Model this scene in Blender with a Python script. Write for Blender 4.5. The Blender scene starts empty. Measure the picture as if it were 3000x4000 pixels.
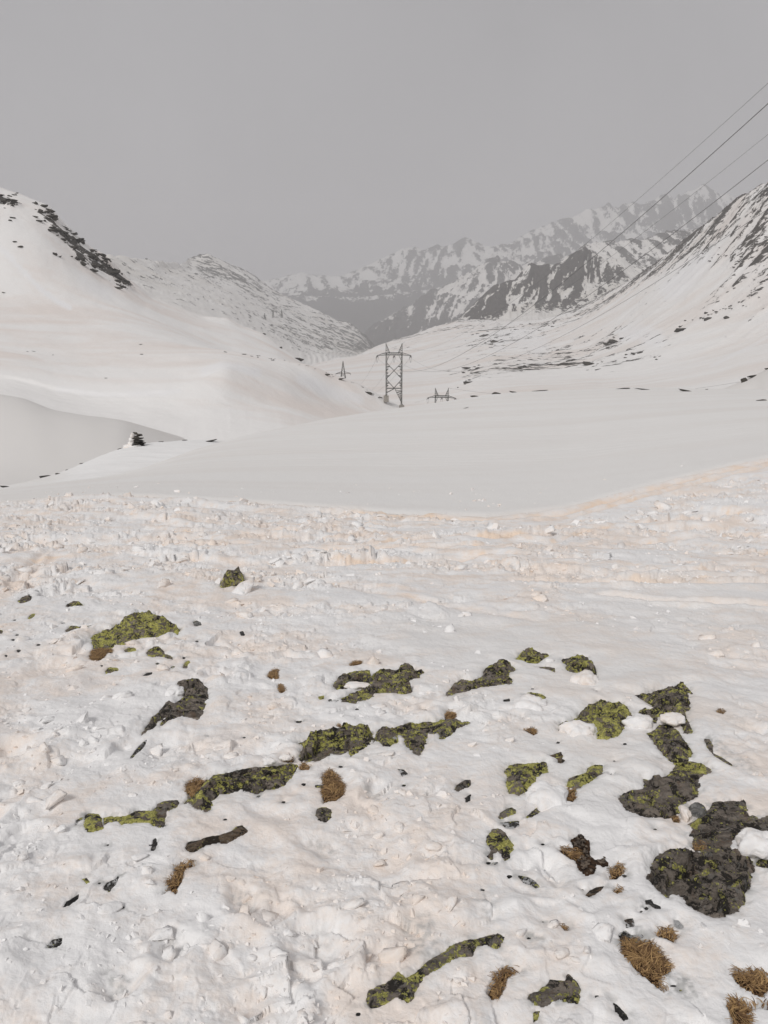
import bpy, bmesh, math, random, time
import numpy as np
from mathutils import Vector, Matrix
T0 = time.time()
random.seed(7)
RNG = np.random.default_rng(7)
scene = bpy.context.scene
col = scene.collection

# ------------------------------------------------------------------ camera, sky, sun, exposure
F = 3004.0                       # focal length in photo pixels (photo is 3000 x 4000)
PITCH = math.atan((2000 - 1150) / F)
CZ = 1.6
cp, sp = math.cos(PITCH), math.sin(PITCH)
cam_d = bpy.data.cameras.new('camera')
cam = bpy.data.objects.new('camera', cam_d)
col.objects.link(cam)
cam.location = (0, 0, CZ)
cam.rotation_euler = (math.pi / 2 - PITCH, 0, 0)
cam_d.sensor_fit = 'HORIZONTAL'
cam_d.sensor_width = 36.0
cam_d.lens = 36.0 * F / 3000.0
cam_d.clip_start = 0.05
cam_d.clip_end = 60000
scene.camera = cam

SUN_EL, SUN_AZ = math.radians(48), math.radians(215)    # azimuth clockwise from +Y: behind, a little to the left
world = bpy.data.worlds.new('World')
scene.world = world
world.use_nodes = True
wn, wl = world.node_tree.nodes, world.node_tree.links
wn.clear()
sky = wn.new('ShaderNodeTexSky'); sky.sky_type = 'NISHITA'; sky.sun_disc = False
sky.sun_elevation = SUN_EL; sky.sun_rotation = SUN_AZ
sky.dust_density = 8.0; sky.altitude = 2000
bw = wn.new('ShaderNodeRGBToBW')
mixc = wn.new('ShaderNodeMix'); mixc.data_type = 'RGBA'
mixc.inputs[0].default_value = 0.88
mixc.inputs[7].default_value = (4.55, 4.50, 4.63, 1)     # even veil of dusty cloud over the Nishita sky
skn = wn.new('ShaderNodeTexNoise'); skn.inputs['Scale'].default_value = 2.6; skn.inputs['Detail'].default_value = 4; skn.inputs['Distortion'].default_value = 0.6
skm = wn.new('ShaderNodeMapRange'); skm.inputs[1].default_value = 0.3; skm.inputs[2].default_value = 0.7; skm.inputs[3].default_value = 0.91; skm.inputs[4].default_value = 1.10
skx = wn.new('ShaderNodeVectorMath'); skx.operation = 'SCALE'
skt = wn.new('ShaderNodeTexCoord')
wl.new(skt.outputs['Generated'], skn.inputs['Vector']); wl.new(skn.outputs['Fac'], skm.inputs[0]); wl.new(skm.outputs[0], skx.inputs['Scale'])
bg = wn.new('ShaderNodeBackground'); bg.inputs[1].default_value = 0.085
wo = wn.new('ShaderNodeOutputWorld')
wl.new(sky.outputs[0], bw.inputs[0]); wl.new(bw.outputs[0], mixc.inputs[6])
wl.new(mixc.outputs[2], skx.inputs[0]); wl.new(skx.outputs[0], bg.inputs[0]); wl.new(bg.outputs[0], wo.inputs[0])

sun_d = bpy.data.lights.new('sun', 'SUN')
sun_d.energy = 1.55; sun_d.angle = math.radians(16); sun_d.color = (1.0, 0.975, 0.945)
sun = bpy.data.objects.new('sun', sun_d); col.objects.link(sun)
sdir = Vector((math.sin(SUN_AZ) * math.cos(SUN_EL), math.cos(SUN_AZ) * math.cos(SUN_EL), math.sin(SUN_EL)))
sun.rotation_euler = (-sdir).to_track_quat('-Z', 'Y').to_euler()

scene.view_settings.view_transform = 'Standard'
scene.view_settings.look = 'None'
scene.view_settings.exposure = 0.08
scene.view_settings.gamma = 1.0
scene.view_settings.use_curve_mapping = False
scene.render.engine = 'CYCLES'
cy = scene.cycles
cy.max_bounces = 6; cy.diffuse_bounces = 4; cy.glossy_bounces = 2; cy.volume_bounces = 2
cy.use_denoising = True

# ------------------------------------------------------------------ helpers: pixels, noise, meshes
def ray(px, row):
    x, y = (np.asarray(px, float) - 1500) / F, (2000 - np.asarray(row, float)) / F
    return x, cp + y * sp, -sp + y * cp                   # right, forward, up

def at(px, row, d):                                      # the point seen at that pixel at ground distance d along +Y
    x, y, z = ray(px, row)
    s = d / y
    return x * s, d + 0 * s, CZ + z * s

def proj(X, Y, Z):                                       # photo pixel of a point
    yy_, zz_ = Y * cp - (Z - CZ) * sp, Y * sp + (Z - CZ) * cp
    return 1500 + F * X / yy_, 2000 - F * zz_ / yy_

def streak(pts, px, row):                                # distance in pixels to a polyline
    best = np.full(px.shape, 1e9)
    for (x1, y1), (x2, y2) in zip(pts, pts[1:]):
        t = np.clip(((px - x1) * (x2 - x1) + (row - y1) * (y2 - y1)) / ((x2 - x1) ** 2 + (y2 - y1) ** 2), 0, 1)
        best = np.minimum(best, np.hypot(px - x1 - t * (x2 - x1), row - y1 - t * (y2 - y1)))
    return best

def hash2(ix, iy, seed):
    h = (ix.astype(np.int64) * 374761393 + iy.astype(np.int64) * 668265263 + seed * 974634541) & 0xffffffff
    h = ((h ^ (h >> 13)) * 1274126177) & 0xffffffff
    h = ((h ^ (h >> 16)) * 2246822519) & 0xffffffff
    return (h ^ (h >> 15)) & 0xffffffff

def rnd2(ix, iy, seed):
    return hash2(ix, iy, seed).astype(np.float64) / 4294967296.0

def gnoise(x, y, seed=0):                                # gradient noise, about -1..1
    ix, iy = np.floor(x), np.floor(y)
    fx, fy = x - ix, y - iy
    u, v = fx * fx * fx * (fx * (fx * 6 - 15) + 10), fy * fy * fy * (fy * (fy * 6 - 15) + 10)
    def g(a, b):
        t = rnd2(ix + a, iy + b, seed) * 6.2831853
        return np.cos(t) * (fx - a) + np.sin(t) * (fy - b)
    n0 = g(0, 0) * (1 - u) + g(1, 0) * u
    n1 = g(0, 1) * (1 - u) + g(1, 1) * u
    return (n0 * (1 - v) + n1 * v) * 1.5

def fbm(x, y, oct=4, seed=0, gain=0.5):
    s, a, t = 0.0, 1.0, 0.0
    for o in range(oct):
        s = s + a * gnoise(x * 2 ** o + 17.3 * o, y * 2 ** o - 9.1 * o, seed + o)
        t += a; a *= gain
    return s / t

def ridged(x, y, oct=5, seed=0, gain=0.55):
    s, a, t, w = 0.0, 1.0, 0.0, 1.0
    for o in range(oct):
        n = 1 - np.abs(gnoise(x * 2 ** o + 31.7 * o, y * 2 ** o + 11.9 * o, seed + o)) * 1.25
        n = np.clip(n, 0, 1) ** 2 * w
        w = np.clip(n * 1.6, 0, 1)
        s = s + a * n; t += a; a *= gain
    return s / t

def plates(x, y, seed, tilt, hvar):                      # broken slab: each cell its own height and tilt
    ix, iy = np.floor(x), np.floor(y)
    best = np.full(x.shape, 9e9); out = np.zeros(x.shape); edge = np.full(x.shape, 9e9)
    for a in (-1, 0, 1):
        for b in (-1, 0, 1):
            cx, cyy = ix + a, iy + b
            qx, qy = cx + rnd2(cx, cyy, seed), cyy + rnd2(cx, cyy, seed + 1)
            dx, dy = x - qx, y - qy
            d = dx * dx + dy * dy
            h = (rnd2(cx, cyy, seed + 2) - 0.5) * hvar + (rnd2(cx, cyy, seed + 3) - 0.5) * tilt * dx + (rnd2(cx, cyy, seed + 4) - 0.5) * tilt * dy
            m = d < best
            edge = np.where(m, best, np.minimum(edge, d))
            out = np.where(m, h, out); best = np.where(m, d, best)
    return out, np.sqrt(edge) - np.sqrt(best)

def sstep(a, b, x):
    t = np.clip((x - a) / (b - a), 0, 1)
    return t * t * (3 - 2 * t)

def mesh_obj(name, verts, faces, mat=None, parent=None, smooth=True, attrs=None):
    me = bpy.data.meshes.new(name)
    verts = np.asarray(verts, np.float32); 
    if isinstance(faces, np.ndarray):
        k = faces.shape[1]; n = len(faces)
        me.vertices.add(len(verts)); me.vertices.foreach_set('co', verts.ravel())
        me.loops.add(n * k); me.loops.foreach_set('vertex_index', faces.astype(np.int32).ravel())
        me.polygons.add(n); me.polygons.foreach_set('loop_start', np.arange(0, n * k, k, dtype=np.int32))
        me.update(calc_edges=True)
    else:
        me.from_pydata([tuple(map(float, v)) for v in verts], [], faces)
    me.polygons.foreach_set('use_smooth', np.full(len(me.polygons), smooth))
    if attrs:
        for k, v in attrs.items():
            a = me.attributes.new(k, 'FLOAT', 'POINT'); a.data.foreach_set('value', np.asarray(v, np.float32).ravel())
    if mat: me.materials.append(mat)
    me.update()
    o = bpy.data.objects.new(name, me); col.objects.link(o)
    if parent: o.parent = parent
    return o

def grid_faces(nr, nc):
    i = np.arange(nr * nc).reshape(nr, nc)
    return np.stack([i[:-1, :-1].ravel(), i[:-1, 1:].ravel(), i[1:, 1:].ravel(), i[1:, :-1].ravel()], 1)

def empty(name, loc=(0, 0, 0), rz=0):
    o = bpy.data.objects.new(name, None); col.objects.link(o)
    o.location = loc; o.rotation_euler = (0, 0, rz); o.empty_display_size = 0.1
    return o

def tag(o, label=None, cat=None, group=None, kind=None):
    if label: o['label'] = label
    if cat: o['category'] = cat
    if group: o['group'] = group
    if kind: o['kind'] = kind
    return o

# ------------------------------------------------------------------ materials
def new_mat(name):
    m = bpy.data.materials.new(name); m.use_nodes = True
    nt = m.node_tree; nt.nodes.clear()
    o = nt.nodes.new('ShaderNodeOutputMaterial'); b = nt.nodes.new('ShaderNodeBsdfPrincipled')
    nt.links.new(b.outputs[0], o.inputs[0])
    return m, nt, b

class NT:
    def __init__(s, nt): s.nt = nt
    def n(s, typ, **kw):
        x = s.nt.nodes.new(typ)
        for k, v in kw.items(): setattr(x, k, v)
        return x
    def put(s, sock, v):
        if hasattr(v, 'is_output'): s.nt.links.new(v, sock)
        else: sock.default_value = v
    def pos(s): return s.n('ShaderNodeNewGeometry').outputs['Position']
    def objc(s): return s.n('ShaderNodeTexCoord').outputs['Object']
    def mapping(s, v, scale=(1, 1, 1), rot=(0, 0, 0), loc=(0, 0, 0)):
        m = s.n('ShaderNodeMapping'); s.put(m.inputs['Vector'], v)
        m.inputs['Scale'].default_value = scale; m.inputs['Rotation'].default_value = rot; m.inputs['Location'].default_value = loc
        return m.outputs[0]
    def noise(s, v, scale, detail=4, rough=0.55, dist=0.0):
        m = s.n('ShaderNodeTexNoise'); s.put(m.inputs['Vector'], v)
        m.inputs['Scale'].default_value = scale; m.inputs['Detail'].default_value = detail
        m.inputs['Roughness'].default_value = rough; m.inputs['Distortion'].default_value = dist
        return m.outputs['Fac']
    def voro(s, v, scale, feat='F1'):
        m = s.n('ShaderNodeTexVoronoi', feature=feat); s.put(m.inputs['Vector'], v); m.inputs['Scale'].default_value = scale
        return m.outputs['Distance']
    def mr(s, v, a, b, c=0.0, d=1.0, smooth=True):
        m = s.n('ShaderNodeMapRange'); m.interpolation_type = 'SMOOTHSTEP' if smooth else 'LINEAR'
        s.put(m.inputs[0], v); m.inputs[1].default_value = a; m.inputs[2].default_value = b
        m.inputs[3].default_value = c; m.inputs[4].default_value = d
        return m.outputs[0]
    def math(s, op, a, b=0.0):
        m = s.n('ShaderNodeMath', operation=op); s.put(m.inputs[0], a); s.put(m.inputs[1], b)
        return m.outputs[0]
    def mix(s, f, a, b):
        m = s.n('ShaderNodeMix', data_type='RGBA'); s.put(m.inputs[0], f)
        for sock, v in ((m.inputs[6], a), (m.inputs[7], b)):
            s.put(sock, v if hasattr(v, 'is_output') else tuple(v) + (1,))
        return m.outputs[2]
    def attr(s, name):
        return s.n('ShaderNodeAttribute', attribute_name=name).outputs['Fac']
    def bump(s, h, strength, dist):
        m = s.n('ShaderNodeBump'); s.put(m.inputs['Height'], h); m.inputs['Strength'].default_value = strength; m.inputs['Distance'].default_value = dist
        return m.outputs[0]

def mat_snow_near(name='churned_snow', white=(0.88, 0.87, 0.865), dust=(0.86, 0.755, 0.675), use_attr=True):
    m, nt, b = new_mat(name); N = NT(nt); p = N.pos()
    big = N.noise(p, 0.9, 3, 0.5, 0.6); mid = N.noise(p, 4.5, 4, 0.6, 0.4); fine = N.noise(p, 42, 3, 0.6)
    f = N.math('ADD', N.math('MULTIPLY', big, 0.55), N.math('ADD', N.math('MULTIPLY', mid, 0.5), N.math('MULTIPLY', fine, 0.22)))
    f = N.mr(f, 0.56, 0.77)
    if use_attr: f = N.math('MINIMUM', N.math('ADD', N.math('MULTIPLY', f, 0.8), N.attr('dust')), 1.0)
    c = N.mix(f, white, dust)
    grey = N.mr(N.noise(p, 2.2, 3, 0.5), 0.58, 0.72)
    c = N.mix(N.math('MULTIPLY', grey, 0.45), c, (0.80, 0.80, 0.81))
    if use_attr:
        c = N.mix(N.mr(N.attr('dust'), 0.5, 1.0), c, (0.87, 0.715, 0.585))
        c = N.mix(N.attr('crust'), c, N.mix(N.mr(N.noise(N.mapping(p, (0.04, 0.35, 0.35), (0, 0, 0.1)), 1.0, 5, 0.55, 0.5), 0.38, 0.66), (0.825, 0.812, 0.795), (0.80, 0.778, 0.755)))          # untouched snow under its film of dust
        c = N.mix(N.attr('icy'), c, (0.42, 0.42, 0.41))              # thin wet ice
    nt.links.new(c, b.inputs['Base Color'])
    b.inputs['Roughness'].default_value = 0.62; b.inputs['Specular IOR Level'].default_value = 0.25
    h = N.math('ADD', N.noise(p, 26, 4, 0.55, 0.3), N.math('MULTIPLY', N.noise(p, 150, 2, 0.5), 0.10))
    nt.links.new(N.bump(h, 0.5, 0.016), b.inputs['Normal'])
    return m

def mat_snow_mid(name='wind_smoothed_snow'):
    m, nt, b = new_mat(name); N = NT(nt); p = N.pos()
    st = N.mapping(p, (0.04, 0.35, 0.35), (0, 0, 0.1))
    f = N.mr(N.noise(st, 1.0, 5, 0.55, 0.5), 0.38, 0.66)
    c = N.mix(f, (0.825, 0.812, 0.795), (0.80, 0.778, 0.755))
    w = N.mr(N.noise(N.mapping(p, (0.25, 0.9, 0.9), (0, 0, 0.15)), 1.0, 5, 0.62), 0.60, 0.70)
    c = N.mix(N.math('MULTIPLY', w, N.attr('white')), c, (0.84, 0.83, 0.82))
    c = N.mix(N.math('MULTIPLY', N.attr('white'), 0.8), c, (0.89, 0.885, 0.88))
    nt.links.new(c, b.inputs['Base Color']); b.inputs['Roughness'].default_value = 0.7; b.inputs['Specular IOR Level'].default_value = 0.2
    h = N.noise(N.mapping(p, (0.6, 2.5, 2.5)), 1.0, 6, 0.6)
    nt.links.new(N.bump(h, 0.5, 0.10), b.inputs['Normal'])
    return m

def mat_mountain(name, sc, rot, k, snow=(0.80, 0.775, 0.74), snow2=(0.72, 0.675, 0.62), rock=(0.060, 0.055, 0.050), rock2=(0.13, 0.12, 0.108), dsc=0.01, bump=0.0, bscale=0.2, soft=0.035):
    m, nt, b = new_mat(name); N = NT(nt); p = N.pos()
    q = N.mapping(p, sc, rot)
    n = N.noise(q, 1.25, 9, 0.70, 0.3)
    v = N.math('ADD', N.attr('rock'), N.math('MULTIPLY', N.math('SUBTRACT', n, 0.5), k))
    mask = N.mr(v, 0.5 - soft, 0.5 + soft)
    d = N.mr(N.noise(N.mapping(p, (dsc, dsc * 2.2, dsc * 2.2), (0, 0, 0.5)), 1.0, 5, 0.6, 0.6), 0.40, 0.68)
    cs = N.mix(d, snow, snow2)
    cs = N.mix(N.attr('white'), cs, (0.86, 0.855, 0.86))
    cr = N.mix(N.noise(q, 2.3, 5, 0.65), rock, rock2)
    nt.links.new(N.mix(mask, cs, cr), b.inputs['Base Color'])
    b.inputs['Roughness'].default_value = 0.85; b.inputs['Specular IOR Level'].default_value = 0.15
    if bump:
        h = N.math('ADD', N.noise(q, bscale, 6, 0.6), N.math('MULTIPLY', mask, N.math('MULTIPLY', n, 0.8)))
        nt.links.new(N.bump(h, 0.6, bump), b.inputs['Normal'])
    return m

def mat_rock(name, lich, base=(0.235, 0.20, 0.168), dark=(0.018, 0.016, 0.014), rust=0.5, snowdust=0.0):
    m, nt, b = new_mat(name); N = NT(nt); p = N.pos()
    st = N.mapping(p, (9, 30, 30), (0, 0, -0.32))
    g = N.noise(st, 1.0, 8, 0.72, 0.5)
    c = N.mix(N.mr(g, 0.32, 0.68), tuple(0.42 * x for x in base), tuple(1.6 * x for x in base))
    c = N.mix(N.math('MULTIPLY', N.mr(N.noise(p, 16, 5, 0.7), 0.54, 0.68), rust), c, (0.20, 0.115, 0.06))
    spk = N.mr(N.noise(p, 120, 3, 0.75), 0.55, 0.66)
    c = N.mix(N.math('MULTIPLY', spk, 0.5), c, (0.33, 0.315, 0.29))
    blk = N.mr(N.math('ADD', N.noise(p, 17, 6, 0.72, 0.5), N.math('MULTIPLY', N.math('SUBTRACT', N.noise(p, 90, 3, 0.7), 0.5), 0.25)), 0.50, 0.555)
    c = N.mix(N.math('MULTIPLY', blk, 0.90), c, dark)
    lo = N.mapping(p, (1, 1, 1), (0, 0, 0), (5.3, 2.1, 0.7))
    ln = N.math('ADD', N.noise(N.mapping(lo, (1, 1.5, 1.5), (0, 0, -0.3)), 14, 4, 0.62, 0.5), N.math('ADD', N.math('MULTIPLY', N.math('SUBTRACT', N.noise(lo, 55, 5, 0.8), 0.5), 1.05), N.math('MULTIPLY', N.math('SUBTRACT', N.voro(lo, 110), 0.5), -0.16)))
    ln = N.math('ADD', ln, N.math('MULTIPLY', N.math('SUBTRACT', N.n('ShaderNodeObjectInfo').outputs['Random'], 0.5), 0.045))
    pale = N.mr(N.noise(N.mapping(p, (1, 1, 1), (0, 0, 0), (9.3, 4.1, 1.7)), 26, 5, 0.7, 0.6), 0.57, 0.63)
    c = N.mix(N.math('MULTIPLY', pale, 0.6), c, (0.30, 0.285, 0.26))
    lm = N.mr(ln, lich + 0.01, lich + 0.035)
    lc = N.mix(N.mr(N.noise(p, 150, 4, 0.75), 0.35, 0.65), (0.36, 0.35, 0.08), (0.84, 0.80, 0.26))
    c = N.mix(N.math('MULTIPLY', lm, 0.93), c, lc)
    if snowdust:
        sd = N.mr(N.math('ADD', N.noise(p, 30, 5, 0.7), N.math('MULTIPLY', N.noise(p, 200, 2, 0.6), 0.15)), 0.66 - snowdust * 0.2, 0.72 - snowdust * 0.2)
        c = N.mix(sd, c, (0.72, 0.72, 0.72))
    nt.links.new(c, b.inputs['Base Color']); b.inputs['Roughness'].default_value = 0.82; b.inputs['Specular IOR Level'].default_value = 0.3
    h = N.math('ADD', N.math('MULTIPLY', g, 1.2), N.math('ADD', N.noise(p, 75, 6, 0.75), N.math('MULTIPLY', lm, 0.3)))
    nt.links.new(N.bump(h, 1.0, 0.018), b.inputs['Normal'])
    return m

def mat_simple(name, c1, c2, scale, rough=0.8, bump=0.0, spec=0.3, metal=0.0):
    m, nt, b = new_mat(name); N = NT(nt); p = N.pos()
    n = N.noise(p, scale, 4, 0.6)
    nt.links.new(N.mix(N.mr(n, 0.35, 0.65), c1, c2), b.inputs['Base Color'])
    b.inputs['Roughness'].default_value = rough; b.inputs['Specular IOR Level'].default_value = spec; b.inputs['Metallic'].default_value = metal
    if bump: nt.links.new(N.bump(n, 0.7, bump), b.inputs['Normal'])
    return m

M_SNOW = mat_snow_near()
M_LUMP = mat_snow_near('snow_lump', (0.90, 0.89, 0.885), (0.87, 0.77, 0.69), use_attr=False)
M_MID = mat_snow_mid()
M_ROCK = [mat_rock('lichen_rock_bare', 0.60), mat_rock('lichen_rock', 0.53), mat_rock('lichen_rock_thick', 0.455),
          mat_rock('dark_stone', 0.80, (0.05, 0.048, 0.046), (0.016, 0.016, 0.016), 0.05),
          mat_rock('grey_stone', 0.66, (0.27, 0.265, 0.255), (0.12, 0.12, 0.118), 0.05),
          mat_rock('brown_stone', 0.64, (0.16, 0.115, 0.075), (0.03, 0.024, 0.018), 0.7),
          mat_rock('snow_dusted_rock', 0.60, (0.10, 0.096, 0.09), snowdust=0.45)]
M_CRAG = mat_simple('crag_rock', (0.030, 0.028, 0.024), (0.085, 0.076, 0.064), 0.9, 0.9, 0.15)
M_SOIL = mat_simple('peaty_soil', (0.018, 0.012, 0.008), (0.075, 0.042, 0.022), 60, 0.95, 0.01)
M_TURF = mat_simple('matted_turf', (0.022, 0.012, 0.006), (0.085, 0.044, 0.02), 90, 0.95, 0.01)
M_BLADE, _nt, _b = new_mat('dry_grass'); _N = NT(_nt)
_nt.links.new(_N.mix(_N.attr('tone'), (0.085, 0.038, 0.015), (0.50, 0.315, 0.135)), _b.inputs['Base Color']); _b.inputs['Roughness'].default_value = 0.7
M_GRAVEL = mat_simple('gravel_stone', (0.05, 0.04, 0.033), (0.16, 0.125, 0.095), 45, 0.85, 0.004)
M_STEEL = mat_simple('weathered_steel', (0.055, 0.058, 0.052), (0.085, 0.085, 0.078), 2.0, 0.6)
M_CONC = mat_simple('footing_concrete', (0.27, 0.25, 0.225), (0.36, 0.335, 0.30), 1.5, 0.9)
M_WIRE = mat_simple('aluminium_wire', (0.10, 0.10, 0.10), (0.14, 0.14, 0.14), 1.0, 0.5)
M_GLASS = mat_simple('insulator_glaze', (0.06, 0.05, 0.045), (0.09, 0.075, 0.07), 3.0, 0.25)

# ------------------------------------------------------------------ terrain from profile lines
def pchip_rows(D, Z, dq):                                # D, Z: (L, n) ; dq: (m, n) -> (m, n)   monotone cubic, per column
    L, n = D.shape
    h = np.diff(D, axis=0); dl = np.diff(Z, axis=0) / h
    S = np.zeros_like(Z)
    w1, w2 = 2 * h[1:] + h[:-1], h[1:] + 2 * h[:-1]
    same = dl[:-1] * dl[1:] > 0
    with np.errstate(divide='ignore', invalid='ignore'):
        hm = (w1 + w2) / (w1 / dl[:-1] + w2 / dl[1:])
    S[1:-1] = np.where(same, hm, 0); S[0] = dl[0]; S[-1] = dl[-1]
    out = np.zeros_like(dq)
    for j in range(n):
        i = np.clip(np.searchsorted(D[:, j], dq[:, j], side='right') - 1, 0, L - 2)
        t = (dq[:, j] - D[i, j]) / h[i, j]
        out[:, j] = ((2 * t ** 3 - 3 * t ** 2 + 1) * Z[i, j] + (t ** 3 - 2 * t ** 2 + t) * h[i, j] * S[i, j]
                     + (-2 * t ** 3 + 3 * t ** 2) * Z[i + 1, j] + (t ** 3 - t ** 2) * h[i, j] * S[i + 1, j])
    return out

class Line:                                              # one profile line: points (px, row, d[, rock]) turned into world slope a = X / Y
    def __init__(s, pts, z=None):
        pts = [tuple(p) + (0.0,) * (4 - len(p)) for p in pts]
        px, row, d, rk = map(np.array, zip(*pts))
        x, y, zz = at(px, row, d)
        s.a, s.d, s.z, s.r = x / y, d.astype(float), zz, rk
        o = np.argsort(s.a); s.a, s.d, s.z, s.r = s.a[o], s.d[o], s.z[o], s.r[o]
    def q(s, a):
        return np.interp(a, s.a, s.d), np.interp(a, s.a, s.z), np.interp(a, s.a, s.r)

class Flat:                                              # a line at constant distance and height
    def __init__(s, d, z, r=0.0): s.v = (d, z, r)
    def q(s, a): return tuple(np.full(a.shape, float(v)) for v in s.v)

class Off:                                               # a line behind another one
    def __init__(s, base, dd, dz, r=None): s.b, s.dd, s.dz, s.r = base, dd, dz, r
    def q(s, a):
        d, z, r = s.b.q(a)
        f = lambda v: np.interp(a, *zip(*v)) if isinstance(v, list) else v
        return d + f(s.dd), z + f(s.dz), r if s.r is None else np.full(a.shape, float(s.r))

def smooth1(v, k):
    if k < 2: return v
    w = np.hanning(k + 2)[1:-1]; w /= w.sum()
    return np.convolve(np.pad(v, (k, k), 'edge'), w, 'same')[k:-k]

def sheet_xyz(lines, a, ns, smooth=0):                   # ns: rows per gap between lines
    Q = [l.q(a) for l in lines]
    sm = smooth if isinstance(smooth, list) else [smooth] * len(lines)
    D = np.array([smooth1(q[0], k) for q, k in zip(Q, sm)]); Z = np.array([smooth1(q[1], k) for q, k in zip(Q, sm)]); R = np.array([q[2] for q in Q])
    rows, rk = [], []
    for k in range(len(lines) - 1):
        t = np.linspace(0, 1, ns[k], endpoint=False)[:, None]
        rows.append(D[k] + (D[k + 1] - D[k]) * t); rk.append(R[k] + (R[k + 1] - R[k]) * t)
    rows.append(D[-1:]); rk.append(R[-1:])
    dq = np.concatenate(rows); rk = np.concatenate(rk)
    z = pchip_rows(D, Z, dq)
    return dq * a[None, :], dq, z, rk

def build_sheet(name, lines, a0, a1, na, ns, mat, disp=None, smooth=0, post=None):
    a = np.linspace(a0, a1, na)
    X, Y, Z, R = sheet_xyz(lines, a, ns, smooth)
    if disp is not None: Z, R = disp(X, Y, Z, R)
    o = mesh_obj(name, np.stack([X, Y, Z], -1).reshape(-1, 3), grid_faces(*X.shape), mat, attrs={'rock': R, 'white': post(X, Y, Z) if post else 0 * R})
    o['kind'] = 'structure'
    return o, (X, Y, Z)

# --- near ground, mound and cairn knoll: one height function
L_EDGE = Line([(-700, 1985, 15), (0, 1962, 15), (500, 1932, 15.5), (1000, 1962, 15), (1500, 2000, 14), (1900, 2018, 13.6), (2200, 1990, 14.3), (2600, 1880, 16.5), (3000, 1787, 18.5), (3700, 1640, 22)])
L_CREST = Line([(-700, 1950, 30), (-200, 1935, 30), (0, 1918, 30), (480, 1858, 33), (660, 1795, 38), (860, 1728, 45), (1200, 1652, 57), (1570, 1597, 70), (1800, 1562, 78), (2000, 1535, 82), (2500, 1518, 86), (2900, 1530, 86), (3100, 1545, 86), (3700, 1545, 86)])
L_DIP = Line([(-700, 1975, 39), (0, 1928, 40), (300, 1905, 42), (480, 1888, 44), (660, 1838, 49), (860, 1775, 56), (1200, 1702, 67), (1570, 1645, 80), (2000, 1580, 92), (2500, 1565, 96), (3100, 1590, 96), (3700, 1600, 96)])
L_KNOLL = Line([(-700, 1970, 46), (-200, 1940, 47), (0, 1904, 48), (130, 1878, 50), (270, 1838, 54), (380, 1790, 57), (450, 1762, 59), (530, 1738, 61), (640, 1732, 62), (760, 1726, 63), (850, 1720, 64), (930, 1728, 67), (1100, 1712, 76), (1570, 1650, 92), (2000, 1600, 106), (2500, 1575, 112), (3700, 1590, 112)])
L_FALL = Off(L_KNOLL, 22, -9.0)
L_END = Off(L_KNOLL, 60, -30.0)
A_LINES = [Flat(0.05, 0.0), Flat(1.5, -0.07), Flat(3.0, -0.29), Flat(6.0, -0.84), Flat(10.0, -1.58), L_EDGE, L_CREST, L_DIP, L_KNOLL, L_FALL, L_END]
GA = np.linspace(-1.6, 1.6, 241)
GY = np.geomspace(0.06, 108.0, 700)
_Q = [l.q(GA) for l in A_LINES]
_D = np.array([smooth1(q[0], 9) for q in _Q]); _Z = np.array([smooth1(q[1], 9) for q in _Q])
for k in range(1, len(_D)): _D[k] = np.maximum(_D[k], _D[k - 1] + 0.8)
GZ = pchip_rows(_D, _Z, np.repeat(np.minimum(GY[:, None], _D[-1].min()), len(GA), 1))

def ground(X, Y):                                        # smooth height of the near ground
    X, Y = np.asarray(X, float), np.maximum(np.asarray(Y, float), 0.07)
    u = np.clip((X / (Y + 0.35) + 1.6) / 3.2 * (len(GA) - 1), 0, len(GA) - 1.001)
    u = np.clip((np.clip(X / Y, -1.6, 1.6) + 1.6) / 3.2 * (len(GA) - 1), 0, len(GA) - 1.001)
    v = np.clip(np.log(Y / GY[0]) / np.log(GY[-1] / GY[0]) * (len(GY) - 1), 0, len(GY) - 1.001)
    i, j = v.astype(int), u.astype(int); fv, fu = v - i, u - j
    return (GZ[i, j] * (1 - fv) * (1 - fu) + GZ[i + 1, j] * fv * (1 - fu) + GZ[i, j + 1] * (1 - fv) * fu + GZ[i + 1, j + 1] * fv * fu)

_RY = np.geomspace(0.6, 105, 1400)
def on_ground(px, row):                                  # where the sight line of a photo pixel meets the near ground
    x, y, z = ray(px, row)
    X, Zr = x / y * _RY, CZ + z / y * _RY
    below = np.nonzero(Zr < ground(X, _RY))[0]
    i = below[0] if len(below) else len(_RY) - 1
    lo, hi = _RY[max(i - 1, 0)], _RY[i]
    for _ in range(18):
        m = 0.5 * (lo + hi)
        if CZ + z / y * m < ground(x / y * m, m): hi = m
        else: lo = m
    return float(x / y * hi), float(hi), float(ground(x / y * hi, hi))

# ------------------------------------------------------------------ what pokes through the snow (outlines read off the photo, laid on the ground)
CROPS = {'A': (0, 2400, .4822), 'B': (700, 2500, .4822), 'C': (1200, 2500, .4822), 'D': (1900, 2900, .42194), 'E': (0, 2850, .4822), 'F': (2400, 3000, .36166),
         'G': (1700, 3400, .7836), 'H': (2000, 2500, .6028), 'I': (1000, 3200, .6028), 'J': (0, 3200, .6028), 'K': (0, 2000, .6028), 'L': (2000, 3200, .6028),
         'M': (0, 2600, .6028), 'N': (1000, 2500, .6028), 'P': (0, 0, 1.0)}
def outline(crop, s):
    ox, oy, k = CROPS[crop]
    return [(ox + k * float(a), oy + k * float(b)) for a, b in (t.split(',') for t in s.split())]

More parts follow.
